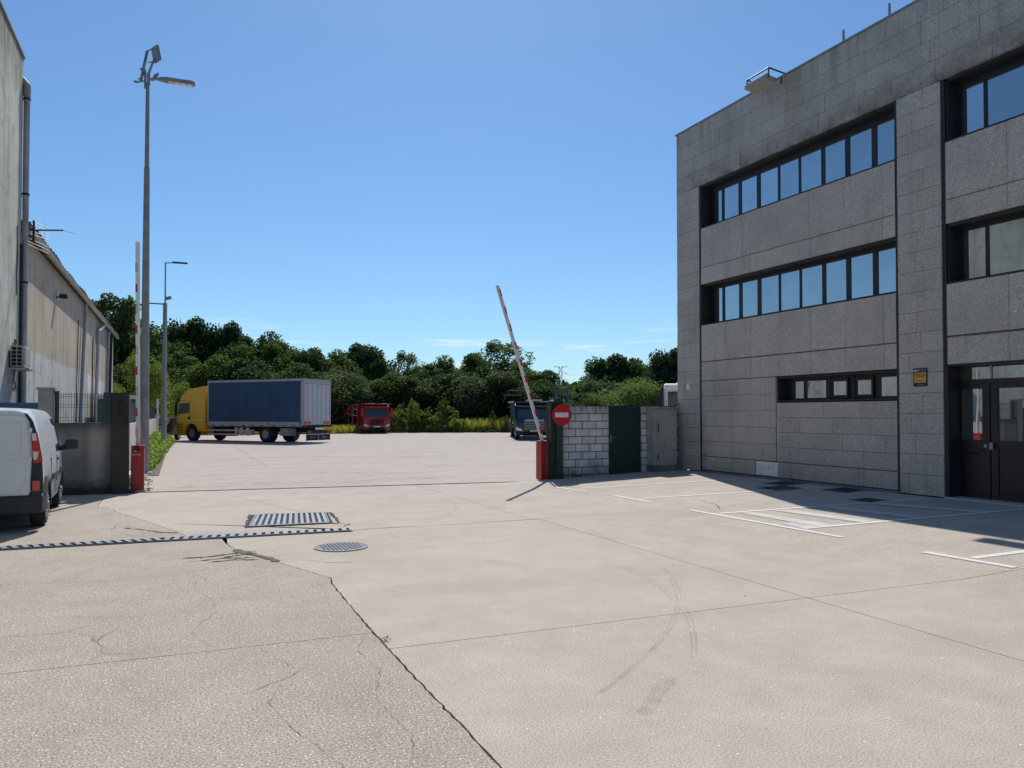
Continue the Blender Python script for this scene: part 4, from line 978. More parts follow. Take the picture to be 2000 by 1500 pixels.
for s in (-1, 1):
    MB().prism([(s * .932, .40), (s * .946, .2), (s * .90, -.02), (s * .77, -.055), (s * .77, .02), (s * .88, .1), (s * .905, .40)], 2, .541, .80).build('bumper_corner', 'plastic', van, bevel=.015, smooth=True)
    for yc in (.78, 3.46):
        ar = MB()
        P = []
        for a in range(-5, 186, 12): P.append((yc + .42 * math.cos(R(a)), .31 + .42 * math.sin(R(a))))
        P2 = [(yc + .375 * math.cos(R(a)), .31 + .375 * math.sin(R(a))) for a in range(-5, 186, 12)][::-1]
        ar.prism(P + P2, 0, s * (.918 if yc < 1 else .90), s * .86); ar.build('wheel_arch', 'plastic', van)
    wheel(van, s * .79, .78, .31, .20, s, .62); wheel(van, s * .77, 3.46, .31, .20, s, .62)
    # side window, seams, mirror, rub strip, handle
    sw_ = MB().prism([(2.18, 1.08), (3.22, 1.06), (2.95, 1.45), (2.70, 1.62), (2.28, 1.64)], 0, s * .84, s * .885)
    for v in sw_.b.verts: v.co.x = s * (.914 - (v.co.z - 1.0) * .20) + (s * .004 if abs(v.co.x) > .86 else -s * .02)
    sw_.build('side_window', 'vehglass', van)
    for yy in (1.12, 2.12, 3.12):
        se = MB().prism([(yy - .006, .42), (yy + .006, .42), (yy + .006, 1.02), (yy - .006, 1.02)], 0, s * .90, s * .9195); se.build('door_seam', 'chassis', van)
    MB().box(min(s * .90, s * .935), max(s * .90, s * .935), 1.3, 3.0, .66, .76).build('rub_strip', 'plastic', van, bevel=.008)
    MB().box(min(s * .905, s * .93), max(s * .905, s * .93), 2.2, 2.36, .93, .97).build('door_handle', 'plastic', van, bevel=.006)
    mm = MB().tube((s * .86, 3.0, 1.08), (s * 1.02, 2.98, 1.13), .05, .06, n=8); mm.box(min(s * .98, s * 1.22), max(s * .98, s * 1.18), 2.90, 3.03, 1.08, 1.26)
    mm.build('wing_mirror', 'plastic', van, bevel=.03, smooth=True)
    # raised panel line in the load bay side
    pa = MB().prism([(1.20, 1.06), (2.02, 1.06), (2.02, 1.50), (1.85, 1.62), (1.25, 1.62)], 0, s * .84, s * .885)
    for v in pa.b.verts: v.co.x = s * (.913 - (v.co.z - 1.0) * .20) + (s * .006 if abs(v.co.x) > .86 else -s * .02)
    pa.build('blank_side_panel', 'vanwhite', van, bevel=.01)
MB().prism([(2.86, 1.72), (3.50, 1.07), (3.52, 1.09), (2.88, 1.745)], 0, -.62, .62).build('windscreen', 'vehglass', van)
MB().box(.9195, .9215, 1.9, 2.05, .45, .60).build('side_sticker', simple('blue_sticker', (.15, .3, .5), .5), van)
MB().box(-.26, .26, -.042, -.03, .86, .97).build('number_plate', 'white', van)
MB().box(-.006, .006, -.034, -.02, .56, 1.69).build('door_seam', 'chassis', van)
MB().path([(.60, -.032, .60), (.69, -.032, .74), (.70, -.032, 1.0), (.60, -.032, 1.06), (.12, -.032, 1.06)], .004, 4).build('pressed_line', 'vanwhite', van)
MB().tube((.2, .02, 1.77), (.2, .02, 1.80), .05, n=10).build('roof_lamp', 'plastic', van)
MB().path([(s_ * .60, y_, 1.79 - .02) for s_, y_ in ((1, .3), (1, 1.0), (1, 2.0), (1, 2.7))], .012, 5).build('roof_gutter', 'vanwhite', van)

# ------------------------------------------------------------------ yellow truck
tr = thing('yellow_box_truck', 'yellow cab lorry with long blue curtain side and grey rear doors', 'truck', (6.56, 45.65, 0), math.atan2(.759, -.651) - math.pi / 2)
# local: +y forward, the side facing the camera is +x... (body spans to the far side)
near = Vector((.651 * 0, 0, 0))
# in this frame x=0 is the near side; decide which sign is the far side
fx = -1 if False else 1
rw = tr.rotation_euler.z
farv = Vector((math.cos(rw), math.sin(rw)))        # local +x in the world
FS = 1 if farv.dot(Vector((.3976, .9175))) > 0 else -1
def X(a): return FS * a
def bx(mb, a, b, y0, y1, z0, z1): return mb.box(min(X(a), X(b)), max(X(a), X(b)), y0, y1, z0, z1)
W = 2.5
cur = bx(MB(), .015, .06, .14, 7.52, 1.22, 3.62)
cur = cur.build('curtain', 'bluecurtain', tr)
cur2 = bx(MB(), W - .06, W - .015, .14, 7.52, 1.22, 3.62).build('curtain', 'bluecurtain', tr)
for i in range(11): bx(MB(), .005, .016, .5 + i * .66, .54 + i * .66, 1.18, 3.60).build('curtain_strap', 'bluecurtain', cur)
bx(bx(MB(), .0, W, .04, 7.6, 3.64, 3.77), .06, W - .06, .0, 7.58, 3.60, 3.66).build('roof', 'alu', tr, bevel=.01)
bx(MB(), 0, W, 7.5, 7.6, 1.0, 3.66).build('front_bulkhead', 'alu', tr)
bx(MB(), .02, W - .02, .05, 7.5, .95, 1.06).build('floor', 'alu', tr)
for i in range(3):
    y0 = .2 + i * 2.45
    dsd = bx(MB(), -.012, .02, y0, y0 + 2.38, .98, 1.24).build('side_board', 'alu', tr, bevel=.005)
    for k in range(3): bx(MB(), -.016, -.010, y0 + .3 + k * .75, y0 + .55 + k * .75, .985, 1.03).build('latch', 'dark', dsd)
for y0, y1 in ((.0, .13),): bx(MB(), -.01, .05, y0, y1, .95, 3.70).build('corner_post', 'alu', tr); bx(MB(), W - .05, W + .01, y0, y1, .95, 3.70).build('corner_post', 'alu', tr)
for a, b in ((.07, 1.235), (1.265, 2.43)):
    dd = bx(MB(), a, b, -.02, .03, 1.06, 3.56).build('rear_door', 'box_grey', tr, bevel=.006)
    e = MB(); bx(e, a + .03, b - .03, -.026, -.02, 3.46, 3.50)
    if a < 1: bx(e, a + .03, a + .06, -.026, -.0205, 1.2, 3.459)
    else: bx(e, b - .06, b - .03, -.026, -.0205, 1.2, 3.459)
    e.build('reflective_tape', 'reflred', dd)
    bx(MB(), (a + .05) if a < 1 else b - .65, (a + .65) if a < 1 else b - .05, -.034, -.0265, 1.10, 1.27).build('marker_board', 'reflred', dd)
    for q_ in (.35, .8): bx(MB(), a + q_ - .015, a + q_ + .012, -.045, -.035, 1.1, 3.55).build('lock_rod', 'box_grey', dd)
bx(MB(), .05, W - .05, -.06, .1, 3.56, 3.64).build('rear_lintel', 'alu', tr)
bx(MB(), -.0, W, -.05, .1, .92, 1.05).build('rear_sill', 'chassis', tr)
ch = MB(); bx(ch, .75, .87, .0, 8.8, .62, .92); bx(ch, 1.63, 1.75, .0, 8.8, .62, .92)
for y in (.6, 2.0, 3.4, 5, 6.4): bx(ch, .87, 1.63, y, y + .1, .66, .86)
ch.build('chassis_rail', 'chassis', tr)
lb = bx(MB(), .2, W - .2, -.18, -.10, .55, .75).build('light_bar', 'chassis', tr)
for a in (.24, W - .56): bx(MB(), a, a + .32, -.2, -.181, .57, .73).build('tail_lamp', 'lampred', lb)
for i, a in enumerate((.2, 1.29)):
    fl = bx(MB(), a, a + 1.01, -.14, -.11, .15, .50).build('mud_flap', 'chassis', tr)
    bx(MB(), a, a + 1.01, -.145, -.105, .505, .53).build('flap_rail', 'white', fl)
    text('lettering', 'Ebro', .22, 'cabinet', fl, (X(a + .5), -.143, .33), (R(90), 0, 0 if FS > 0 else math.pi))
bx(bx(MB(), .17, .19, -.15, -.105, .12, .53), 1.245, 1.265, -.15, -.105, .15, .53).build('flap_stay', 'white', tr)
bx(MB(), .95, 1.55, -.16, -.1, .78, .90).build('number_plate', 'white', tr)
tb = bx(MB(), .06, .6, 1.0, 1.75, .42, .86).build('tool_box', 'cabinet', tr, bevel=.01)
for y in (1.12, 1.62): bx(MB(), .05, .061, y - .03, y + .03, .72, .82).build('latch', 'dark', tb)
for z in (.42, .66): bx(MB(), .03, .07, 3.75, 7.6, z, z + .09).build('side_guard', 'skirt', tr)
for y in (4.2, 4.7, 5.1): bx(MB(), .025, .03 + .1, y, y + .22, .40, .88).build('guard_bracket', 'skirt', tr)
bx(MB(), .15, .7, 5.6, 6.9, .35, .85).build('fuel_tank', 'chassis', tr, bevel=.05)
for s_, x_ in ((-1, .17), (1, W - .17)):
    w1_ = wheel(tr, X(x_), 8.97, .49, .30, X(s_), .52); w2_ = wheel(tr, X(x_ + (.12 if s_ < 0 else -.12)), 2.84, .49, .55, X(s_), .52)
for s_ in (.0, W - .45): bx(MB(), s_ + .02, s_ + .44, 2.3, 3.4, 1.0, 1.04).build('mudguard', 'chassis', tr)
# cab: side profile with wheel arch, extruded over the width
arch = [(8.97 + .60 * math.cos(R(a)), .50 + .60 * math.sin(R(a))) for a in range(165, 14, -15)]
prof = [(7.82, .95), (8.3, .95)] + [p for p in arch if p[1] > .9 or True][1:] + [(9.62, .34), (10.2, .34), (10.32, .55), (10.36, 1.30), (10.30, 1.62), (10.12, 2.35), (10.06, 2.62), (9.95, 2.80), (9.35, 3.25), (8.9, 3.38), (7.82, 3.46)]
prof = [(7.82, .62), (8.38, .62)] + [p for p in arch if p[1] > .62] + [(9.60, .34), (10.2, .34), (10.32, .55), (10.36, 1.30), (10.30, 1.62), (10.12, 2.35), (10.05, 2.62), (9.92, 2.82), (9.5, 3.16), (9.1, 3.30), (7.82, 3.46)]
cab = MB(); a_, b_ = min(X(.02), X(W - .02)), max(X(.02), X(W - .02)); cab.prism(prof, 0, a_, b_)
cab = cab.build('cab', 'yellow', tr, bevel=.04, smooth=True)
bx(MB(), .06, W - .06, 7.9, 10.1, .9, 1.3).build('cab_floor', 'chassis', tr)
def sideprism(poly, d0, d1): m_ = MB(); m_.prism(poly, 0, min(X(d0), X(d1)), max(X(d0), X(d1))); return m_
sideprism([(9.18, 1.78), (10.16, 1.68), (10.02, 2.38), (9.18, 2.42)], .008, .03).build('side_window', 'vehglass', cab)
fr = MB()
sideprism([(9.10, .95), (9.115, .95), (9.115, 2.52), (9.10, 2.52)], .014, .03).build('door_seam', 'chassis', cab)
sideprism([(9.10, 2.52), (10.05, 2.52), (10.05, 2.54), (9.10, 2.54)], .014, .03).build('door_seam', 'chassis', cab)
sideprism([(7.84, 1.30), (10.33, 1.27), (10.33, 1.31), (7.84, 1.34)], .004, .03).build('trim_line', 'white', cab)
sideprism([(9.14, 1.36), (9.3, 1.36), (9.3, 1.55), (9.14, 1.55)], .010, .03).build('door_handle', 'dark', cab)
for i in range(4): sideprism([(9.74, .48 + i * .17), (10.24, .48 + i * .17), (10.24, .58 + i * .17), (9.74, .58 + i * .17)], .008, .03).build('step', 'yellowdark', cab)
A = []
for a in range(170, 5, -15): A.append((8.97 + .61 * math.cos(R(a)), .50 + .61 * math.sin(R(a))))
B2 = [(8.97 + .68 * math.cos(R(a)), .50 + .68 * math.sin(R(a))) for a in range(10, 175, 15)]
sideprism(A + B2, -.03, .1).build('wheel_arch', 'yellow', cab)
bx(MB(), .25, W - .25, 10.31, 10.375, .6, 1.25).build('grille', 'chassis', cab)
MB().prism([(10.315, 1.66), (10.155, 2.30), (10.17, 2.305), (10.33, 1.665)], 0, min(X(.15), X(W - .15)), max(X(.15), X(W - .15))).build('windscreen', 'vehglass', cab)
bx(MB(), -.14, -.02, 10.2, 10.34, 1.60, 2.45).build('wing_mirror', 'chassis', cab, bevel=.03)
bx(MB(), -.06, .06, 10.22, 10.28, 2.46, 2.52).build('mirror_arm', 'chassis', cab)
bx(MB(), .1, W - .1, 10.12, 10.42, 2.50, 2.66).build('sun_visor', 'chassis', cab)
bx(MB(), .02, .3, 10.30, 10.38, .60, .85).build('headlight', 'lampclear', cab)

# ------------------------------------------------------------------ other trucks: front-on cabs
def truckcab(t, W, H, mat, gr, nbar, zb=.35, wz=(1.5, 2.3), deep=2.0, mirror=None):
    """front of the cab at y=0 looking to -y (towards the camera), body behind"""
    h = W / 2
    prof = [(0.05, zb), (-.0, zb + .3), (0, wz[0] - .1), (.06, wz[0]), (.22, wz[1] + .08), (.40, H - .06), (.6, H), (deep, H), (deep, .7), (1.55, .7)] + [(1.1 + .52 * math.cos(R(a)), .5 + .52 * math.sin(R(a))) for a in range(30, 160, 15)] + [(.55, zb)]
    c = MB().prism(prof, 0, -h, h).build('cab', mat, t, bevel=.05, smooth=True)
    MB().prism([(.045, wz[0]), (.205, wz[1]), (.19, wz[1]), (.03, wz[0])], 0, -h + .16, h - .16).build('windscreen', 'vehglass', c)
    MB().box(-h + .06, h - .06, -.10, .25, wz[1] + .1, wz[1] + .22).build('sun_visor', mat, c, bevel=.02)
    g_ = MB().box(-h * .55, h * .55, -.03, .02, .72, wz[0] - .16).build('grille', 'dark', c)
    n = nbar; z0, z1 = .74, wz[0] - .2
    for i in range(n): MB().box(-h * .55, h * .55, -.06, -.031, z0 + (z1 - z0) * i / (n - 1) - .035, z0 + (z1 - z0) * i / (n - 1) + .02).build('bar', gr, g_)
    for s in (-1, 1):
        MB().prism([(s * .62 * h, zb + .28), (s * .97 * h, zb + .34), (s * .99 * h, zb + .56), (s * .68 * h, zb + .42)], 1, -.035, .02).build('headlight', 'lampclear', c)
        mm = MB().box(min(s * (h + .06), s * (h + .26)), max(s * (h + .06), s * (h + .26)), -.05, .12, wz[0] - .0, wz[1] + .05).build('wing_mirror', mirror or mat, c, bevel=.03)
        MB().box(min(s * h, s * (h + .2)), max(s * h, s * (h + .2)), .0, .06, wz[1] + .051, wz[1] + .10).build('mirror_arm', 'chassis', c)
        MB().prism([(.25, wz[0] + .02), (1.25, wz[0] + .02), (1.25, wz[1] + .02), (.36, wz[1] + .02)], 0, s * (h - .02), s * (h + .008)).build('side_window', 'vehglass', c)
        wheel(t, s * (h - .17), 1.1, .49, .30, s, .52)
    MB().box(-h * .6, h * .6, -.02, .06, zb - .02, zb + .22).build('lower_intake', 'dark', c)
    MB().box(-.28, .28, -.045, -.031, zb + .24, zb + .34).build('number_plate', 'white', c)
    MB().box(-h + .1, h - .1, .3, deep, .45, .95).build('cab_base', 'chassis', c)
    return c
# local +y = away from the camera; rotate so the truck looks at the gate
rt = thing('red_car_transporter', 'red car transporter lorry with ramps at the far edge of the yard', 'truck', (15.85, 66.2, 0), -YAW + R(27), None)
c = truckcab(rt, 2.35, 2.50, 'truckred', 'truckred', 4, .30, (1.45, 2.15), 2.0)
MB().tube((0, -.075, 1.02), (0, -.03, 1.02), .14, n=20).build('badge', 'dark', c)
MB().box(-1.15, 1.15, -.25, 2.1, 2.52, 2.58).build('deck_front', 'truckred', rt)
for x in (-1.12, -.4, .4, 1.05): MB().box(x, x + .07, -.27, -.2, 2.58, 2.68).build('deck_lug', 'truckred', rt)
for x in (-.85, .35): MB().box(x, x + .55, -.3, 2.0, 2.581, 2.61).build('deck_plate', 'white', rt)
for s in (-1, 1):
    fr = MB(); x = s * 1.12
    fr.tube((x, 2.1, 2.55), (x, 5.2, 2.35), .07, n=4).tube((x, 5.2, 2.35), (x, 8.0, 1.45), .07, n=4).tube((x, 8.0, 1.45), (x, 10.4, .45), .06, n=4)
    fr.tube((x, 2.1, .7), (x, 9.6, .7), .06, n=4)
    for y, zt in ((2.2, 2.55), (3.6, 2.45), (5.2, 2.35), (6.7, 1.9), (8.0, 1.45)): fr.tube((x, y, .7), (x, y, zt), .06, n=4)
    fr.tube((x, 3.6, .75), (x, 4.6, 2.4), .045, n=4).tube((x, 6.7, .75), (x, 5.7, 2.2), .045, n=4)
    fr.build('side_frame', 'truckred', rt)
    wheel(rt, s * .98, 5.9, .46, .35, s); wheel(rt, s * .98, 7.2, .46, .35, s)
MB().box(-1.0, 1.0, 2.2, 6.2, 1.5, 1.56).box(-1.0, 1.0, 5.3, 8.2, .95, 1.0).build('deck', 'greymetal', rt)
for y, z in ((3.2, 2.1), (4.6, 1.62), (6.3, 1.72)): MB().box(-1.05, -.75, y, y + .9, z, z + .05).build('ramp_plate', 'white', rt)
lg = MB().box(-1.18, -1.0, 2.4, 2.5, .1, .9).box(-1.18, -1.0, 3.9, 4.0, .1, .9).box(-1.18, -1.1, 2.5, 3.9, .22, .30).box(-1.18, -1.1, 2.5, 3.9, .55, .62).build('side_guard', 'alu', rt)
MB().box(-1.0, 1.0, 2.1, 9.4, .55, .75).build('chassis_rail', 'chassis', rt)
text('lettering', 'Actros', .14, 'silver', rt, (-.62, -.03, 1.30), (R(90), 0, 0))

dt = thing('dark_car_transporter', 'dark navy lorry with silver grille partly hidden behind the right barrier', 'truck', (21.35, 45.6, 0), -YAW + R(3))
c = truckcab(dt, 2.45, 2.40, 'truckdark', 'silver', 5, .30, (1.42, 2.05), 2.0)
for i, z in enumerate((1.5,)): MB().box(-.62, .62, -.05, -.02, 1.24, 1.36).build('grille_panel', 'silver', c)
MB().box(-1.2, 1.2, -.15, 1.9, 2.43, 2.50).build('deck_front', 'purple', dt)
for a, b in ((-.5, .45), (1.0, 1.9)): MB().box(a, b, -.7, .6, 2.56, 2.60, Matrix.Rotation(R(-3), 4, 'X')).build('deck_plate', 'white', dt)
fr = MB()
for s in (-1, 1): fr.tube((s * 1.2, 2.0, .7), (s * 1.2, 2.0, 2.5), .08, n=4).tube((s * 1.2, 2.0, 2.5), (s * 1.2, 10, 2.6), .08, n=4).tube((s * 1.2, 6, .7), (s * 1.2, 6, 2.5), .06, n=4)
fr.path([(1.35, 1.0, 2.5), (1.55, 1.0, 3.1), (1.8, 1.0, 3.42), (2.3, 1.0, 3.45), (2.35, 1.0, 2.4)], .09, 4).path([(-1.9, 3, 2.6), (-1.5, 3, 3.35), (.2, 3, 3.25), (.9, 3, 2.6)], .04, 4).tube((-1.9, 3, 3.0), (-.6, 3, 3.0), .03, n=4)
fr.build('carrier_frame', 'purple', dt)
MB().box(-1.2, 1.2, 2.0, 10, 2.2, 2.3).box(-1.2, 1.2, 2, 10, .7, .9).build('deck', 'chassis', dt)
for s in (-1, 1): wheel(dt, s * .98, 6.8, .49, .4, s)
wt = thing('white_lorry', 'white cab lorry showing above the block wall at the office corner', 'truck', (23.8, 32.2, 0), -YAW - R(10))
c = truckcab(wt, 2.5, 3.28, 'white', 'silver', 4, .35, (1.9, 2.85), 2.1, 'chassis')
MB().box(-.35, 1.4, 2.6, 11, 1.0, 3.68).build('box_body', 'alu', wt, bevel=.03)
MB().box(-.30, .05, 2.55, 2.6, 3.35, 3.52).build('blue_tab', 'bluegate', wt)
MB().box(-1.1, 1.1, 2, 11, .6, .9).build('chassis_rail', 'chassis', wt)
for s in (-1, 1): wheel(wt, s * .98, 7.8, .49, .4, s)

# dark parked car left of the truck, half behind the weeds
car = thing('dark_car', 'dark parked car in the shade left of the yellow truck', 'car', (-1.9, 51.5, 0), -YAW + R(4))
pr_ = [(0, .35), (-.02, .62), (.12, .82), (1.05, .98), (1.75, 1.46), (3.0, 1.50), (3.9, 1.05), (4.2, .95), (4.2, .35)]
cbd = MB().prism(pr_, 0, -.85, .85).build('body', 'truckdark', car, bevel=.08, smooth=True)
MB().prism([(1.12, 1.04), (1.70, 1.44), (1.68, 1.455), (1.09, 1.055)], 0, -.68, .68).build('windscreen', 'vehglass', cbd)
for s in (-1, 1):
    MB().box(min(s * .5, s * .82), max(s * .5, s * .82), -.05, .06, .60, .74).build('headlight', 'lampclear', cbd, bevel=.02)
    wheel(car, s * .75, .8, .31, .2, s); wheel(car, s * .75, 3.3, .31, .2, s)
MB().box(-.6, .6, -.045, .0, .40, .55).build('bumper', 'white', cbd)

# ------------------------------------------------------------------ pylon and wires, far away
py = thing('power_pylon', 'distant grey lattice power pylon rising beyond the trees', 'pylon', (0, 0, 0))
def at(px, d, z=0):   # bearing (as tangent off the view axis) and distance -> place on the ground
    u = px; return (u * d * math.cos(YAW) + d * math.sin(YAW), -u * d * math.sin(YAW) + d * math.cos(YAW), z)
PB = at(.0633, 620); py.location = PB
ax = Vector((math.cos(YAW), -math.sin(YAW), 0)); up = Vector((0, 0, 1)); fwd = Vector((math.sin(YAW), math.cos(YAW), 0))
m = MB(); Hh = 40.0
def wdt(z): return 4.2 - z / 26 * 3.0 if z < 26 else 1.2
for s in (-1, 1):
    for q_ in (-1, 1):
        zs = [0, 6, 12, 17, 22, 26, 30, 34, Hh]
        for a, b in zip(zs, zs[1:]):
            P_ = ax * s * wdt(a) / 1 + fwd * q_ * wdt(a) + up * a; Q_ = ax * s * wdt(b) + fwd * q_ * wdt(b) + up * b
            m.tube(P_, Q_, .16, n=4); m.tube(P_, ax * -s * wdt(b) + fwd * q_ * wdt(b) + up * b, .09, n=4)
m.build('lattice_tower', 'greymetal', py)
for z in (28, 33.5, 39):
    m = MB()
    for s in (-1, 1):
        tip = ax * s * 5.2 + up * (z + .9)
        m.tube(ax * s * 1.1 + up * z, tip, .12, n=4).tube(ax * s * 1.1 + up * (z + 2.0 if z < 38 else z + .9), tip, .10, n=4).tube(tip, tip - up * 1.2, .1, n=4)
    m.build('cross_arm', 'greymetal', py)
for i, z in enumerate((28.0, 33.4, 39)):
    for s in (1,):
        a = Vector(PB) + ax * s * 5.2 + up * (z - .3); b = a + ax * 420 - fwd * 240 + up * (-2); P_ = []
        for k in range(17):
            u = k / 16; p = a.lerp(b, u); p.z -= 9 * 4 * u * (1 - u) * .5; P_.append(p)
        cbn = MB().path(P_, .045, 4).build('power_line', 'chassis'); tag(cbn, ('lowest', 'middle', 'topmost')[i] + ' of the thin power lines running right from the distant pylon', 'cable', 'power lines from the pylon')

# ------------------------------------------------------------------ foliage
def leafmesh(name, C, size, rs, up_bias=.3, aspect=.6):
    n = len(C); d = rs.normal(size=(n, 3)); d /= np.linalg.norm(d, axis=1)[:, None]
    nrm = rs.normal(size=(n, 3)); nrm[:, 2] = np.abs(nrm[:, 2]) + up_bias
    nrm /= np.linalg.norm(nrm, axis=1)[:, None]
    a = np.cross(nrm, d); a /= np.linalg.norm(a, axis=1)[:, None]; b = np.cross(nrm, a)
    s = (size * rs.uniform(.55, 1.25, n))[:, None]
    V = np.stack([C - a * s, C - b * s * aspect, C + a * s, C + b * s * aspect], 1).reshape(-1, 3)
    me = bpy.data.meshes.new(name); me.vertices.add(4 * n); me.vertices.foreach_set('co', V.astype('f').ravel())
    me.loops.add(4 * n); me.loops.foreach_set('vertex_index', np.arange(4 * n, dtype='i'))
    me.polygons.add(n); me.polygons.foreach_set('loop_start', np.arange(0, 4 * n, 4, dtype='i')); me.polygons.foreach_set('loop_total', np.full(n, 4, 'i'))
    me.update(calc_edges=True); return me
def crown_pts(rs, H, W_, nb, n, z0=.12, rmin=.16, rmax=.30, round_=1.0):
    cs = []
    while len(cs) < nb:
        p = rs.uniform(-1, 1, 3)
        if (p ** 2).sum() < 1: cs.append((p[0] * W_ * .36, p[1] * W_ * .36, H * (z0 + (1 - z0) / 2) + p[2] * H * (1 - z0) * .40))
    cs = np.array(cs); rad = rs.uniform(rmin, rmax, nb) * W_
    rad *= 1 - .35 * np.clip((cs[:, 2] / H - .6) / .4, 0, 1)
    k = rs.integers(0, nb, n); d = rs.normal(size=(n, 3)); d /= np.linalg.norm(d, axis=1)[:, None]
    r = rad[k] * (rs.uniform(0, 1, n) ** .33) * rs.choice([.8, 1, 1, 1.06], n)
    P_ = cs[k] + d * r[:, None] * np.array([1, 1, .85]); lo, hi = np.percentile(P_[:, 2], .3), np.percentile(P_[:, 2], 99.7); P_[:, 2] = (P_[:, 2] - lo) / (hi - lo) * H * (1 - z0 * .8) + z0 * .8 * H; w0 = np.percentile(np.abs(P_[:, :2]), 99.3); P_[:, :2] *= W_ / 2 / w0; return P_
def trunkmesh(H, r, rs, lean=.04):
    m = MB(); p = Vector((0, 0, -.1)); pts = [p]
    for i in range(4): p = p + Vector((rs.uniform(-lean, lean) * H, rs.uniform(-lean, lean) * H, H * .17)); pts.append(p)
    for i, (a, b) in enumerate(zip(pts, pts[1:])): m.tube(a, b, r * (1 - i * .17), r * (1 - (i + 1) * .17), n=8)
    for i in range(7):
        b0 = pts[1 + i % 3]; an = i * 2.4; L_ = H * rs.uniform(.12, .18)
        e1 = b0 + Vector((math.cos(an) * L_ * .7, math.sin(an) * L_ * .7, L_ * .6)); m.tube(b0, e1, r * .38, r * .2, n=6)
        m.tube(e1, e1 + Vector((math.cos(an + .5) * L_ * .5, math.sin(an + .5) * L_ * .5, L_ * .5)), r * .2, r * .08, n=5)
    return m
protos = {}
def proto(kind, seed, H, W_, nb, n, leaf, mat, rmin=.16, rmax=.30, z0=.1, name='tree', trunk=True):
    rs = np.random.RandomState(seed)
    class RS:  # small adapter
        uniform = staticmethod(rs.uniform); normal = staticmethod(lambda size: rs.normal(size=size)); choice = staticmethod(lambda a, n: rs.choice(a, n)); integers = staticmethod(lambda a, b, n: rs.randint(a, b, n))
    me = leafmesh(name + '_crown', crown_pts(RS, H, W_, nb, n, z0, rmin, rmax), leaf, RS); me.materials.append(M[mat])
    tm = trunkmesh(H, H * .022, rs) if trunk else None
    if tm: tme = bpy.data.meshes.new(name + '_trunk'); tm.b.to_mesh(tme); tm.b.free(); tme.materials.append(M['bark'])
    protos[kind] = (me, tme if trunk else None, H, W_, name)
def plant(kind, tb, dist, H, W_, label, cat='tree', group=None, rot=None, loc=None, base=-.05):
    me, tme, h0, w0, name = protos[kind]
    L_ = loc or at(tb, dist, base)
    t = thing(name, label, cat, L_, rot if rot is not None else rnd.uniform(0, 6.28), group); t.scale = (W_ / w0, W_ / w0, H / h0)
    link('crown' if cat == 'tree' else 'foliage', me, None, t)
    if tme: link('trunk' if cat == 'tree' else 'stem', tme, None, t)
    return t
proto('oakA', 1, 10, 8, 56, 30000, .18, 'leaf', rmin=.14, rmax=.21, name='broadleaf_tree')
proto('oakB', 2, 10, 8, 46, 30000, .19, 'leafdark', rmin=.15, rmax=.22, name='dark_tree')
proto('oakC', 3, 10, 8, 70, 30000, .18, 'leaf', rmin=.11, rmax=.18, name='broadleaf_tree')
proto('popA', 4, 10, 6, 34, 8500, .17, 'leafgrey', rmin=.12, rmax=.22, z0=.2, name='poplar_tree')
proto('willow', 5, 8, 7, 54, 22000, .14, 'leafgrey', rmin=.14, rmax=.26, name='willow_tree')
proto('light', 6, 5, 4.5, 26, 11000, .085, 'leaflight', rmin=.14, rmax=.28, name='pale_tree')
proto('bushA', 7, 2, 2.4, 44, 7000, .06, 'weed', rmin=.05, rmax=.14, z0=0, name='weedy_shrub')
proto('bushB', 8, 2, 1.8, 38, 6000, .06, 'weeddark', rmin=.05, rmax=.14, z0=0, name='weedy_shrub')
proto('bushC', 9, 2, 1.5, 34, 4500, .06, 'weed', rmin=.03, rmax=.11, z0=0, name='weedy_shrub')
GT = 'trees of the wood behind the yard'
def HT(ytop, d): return 1.72 + (808 - ytop) * d / 1500
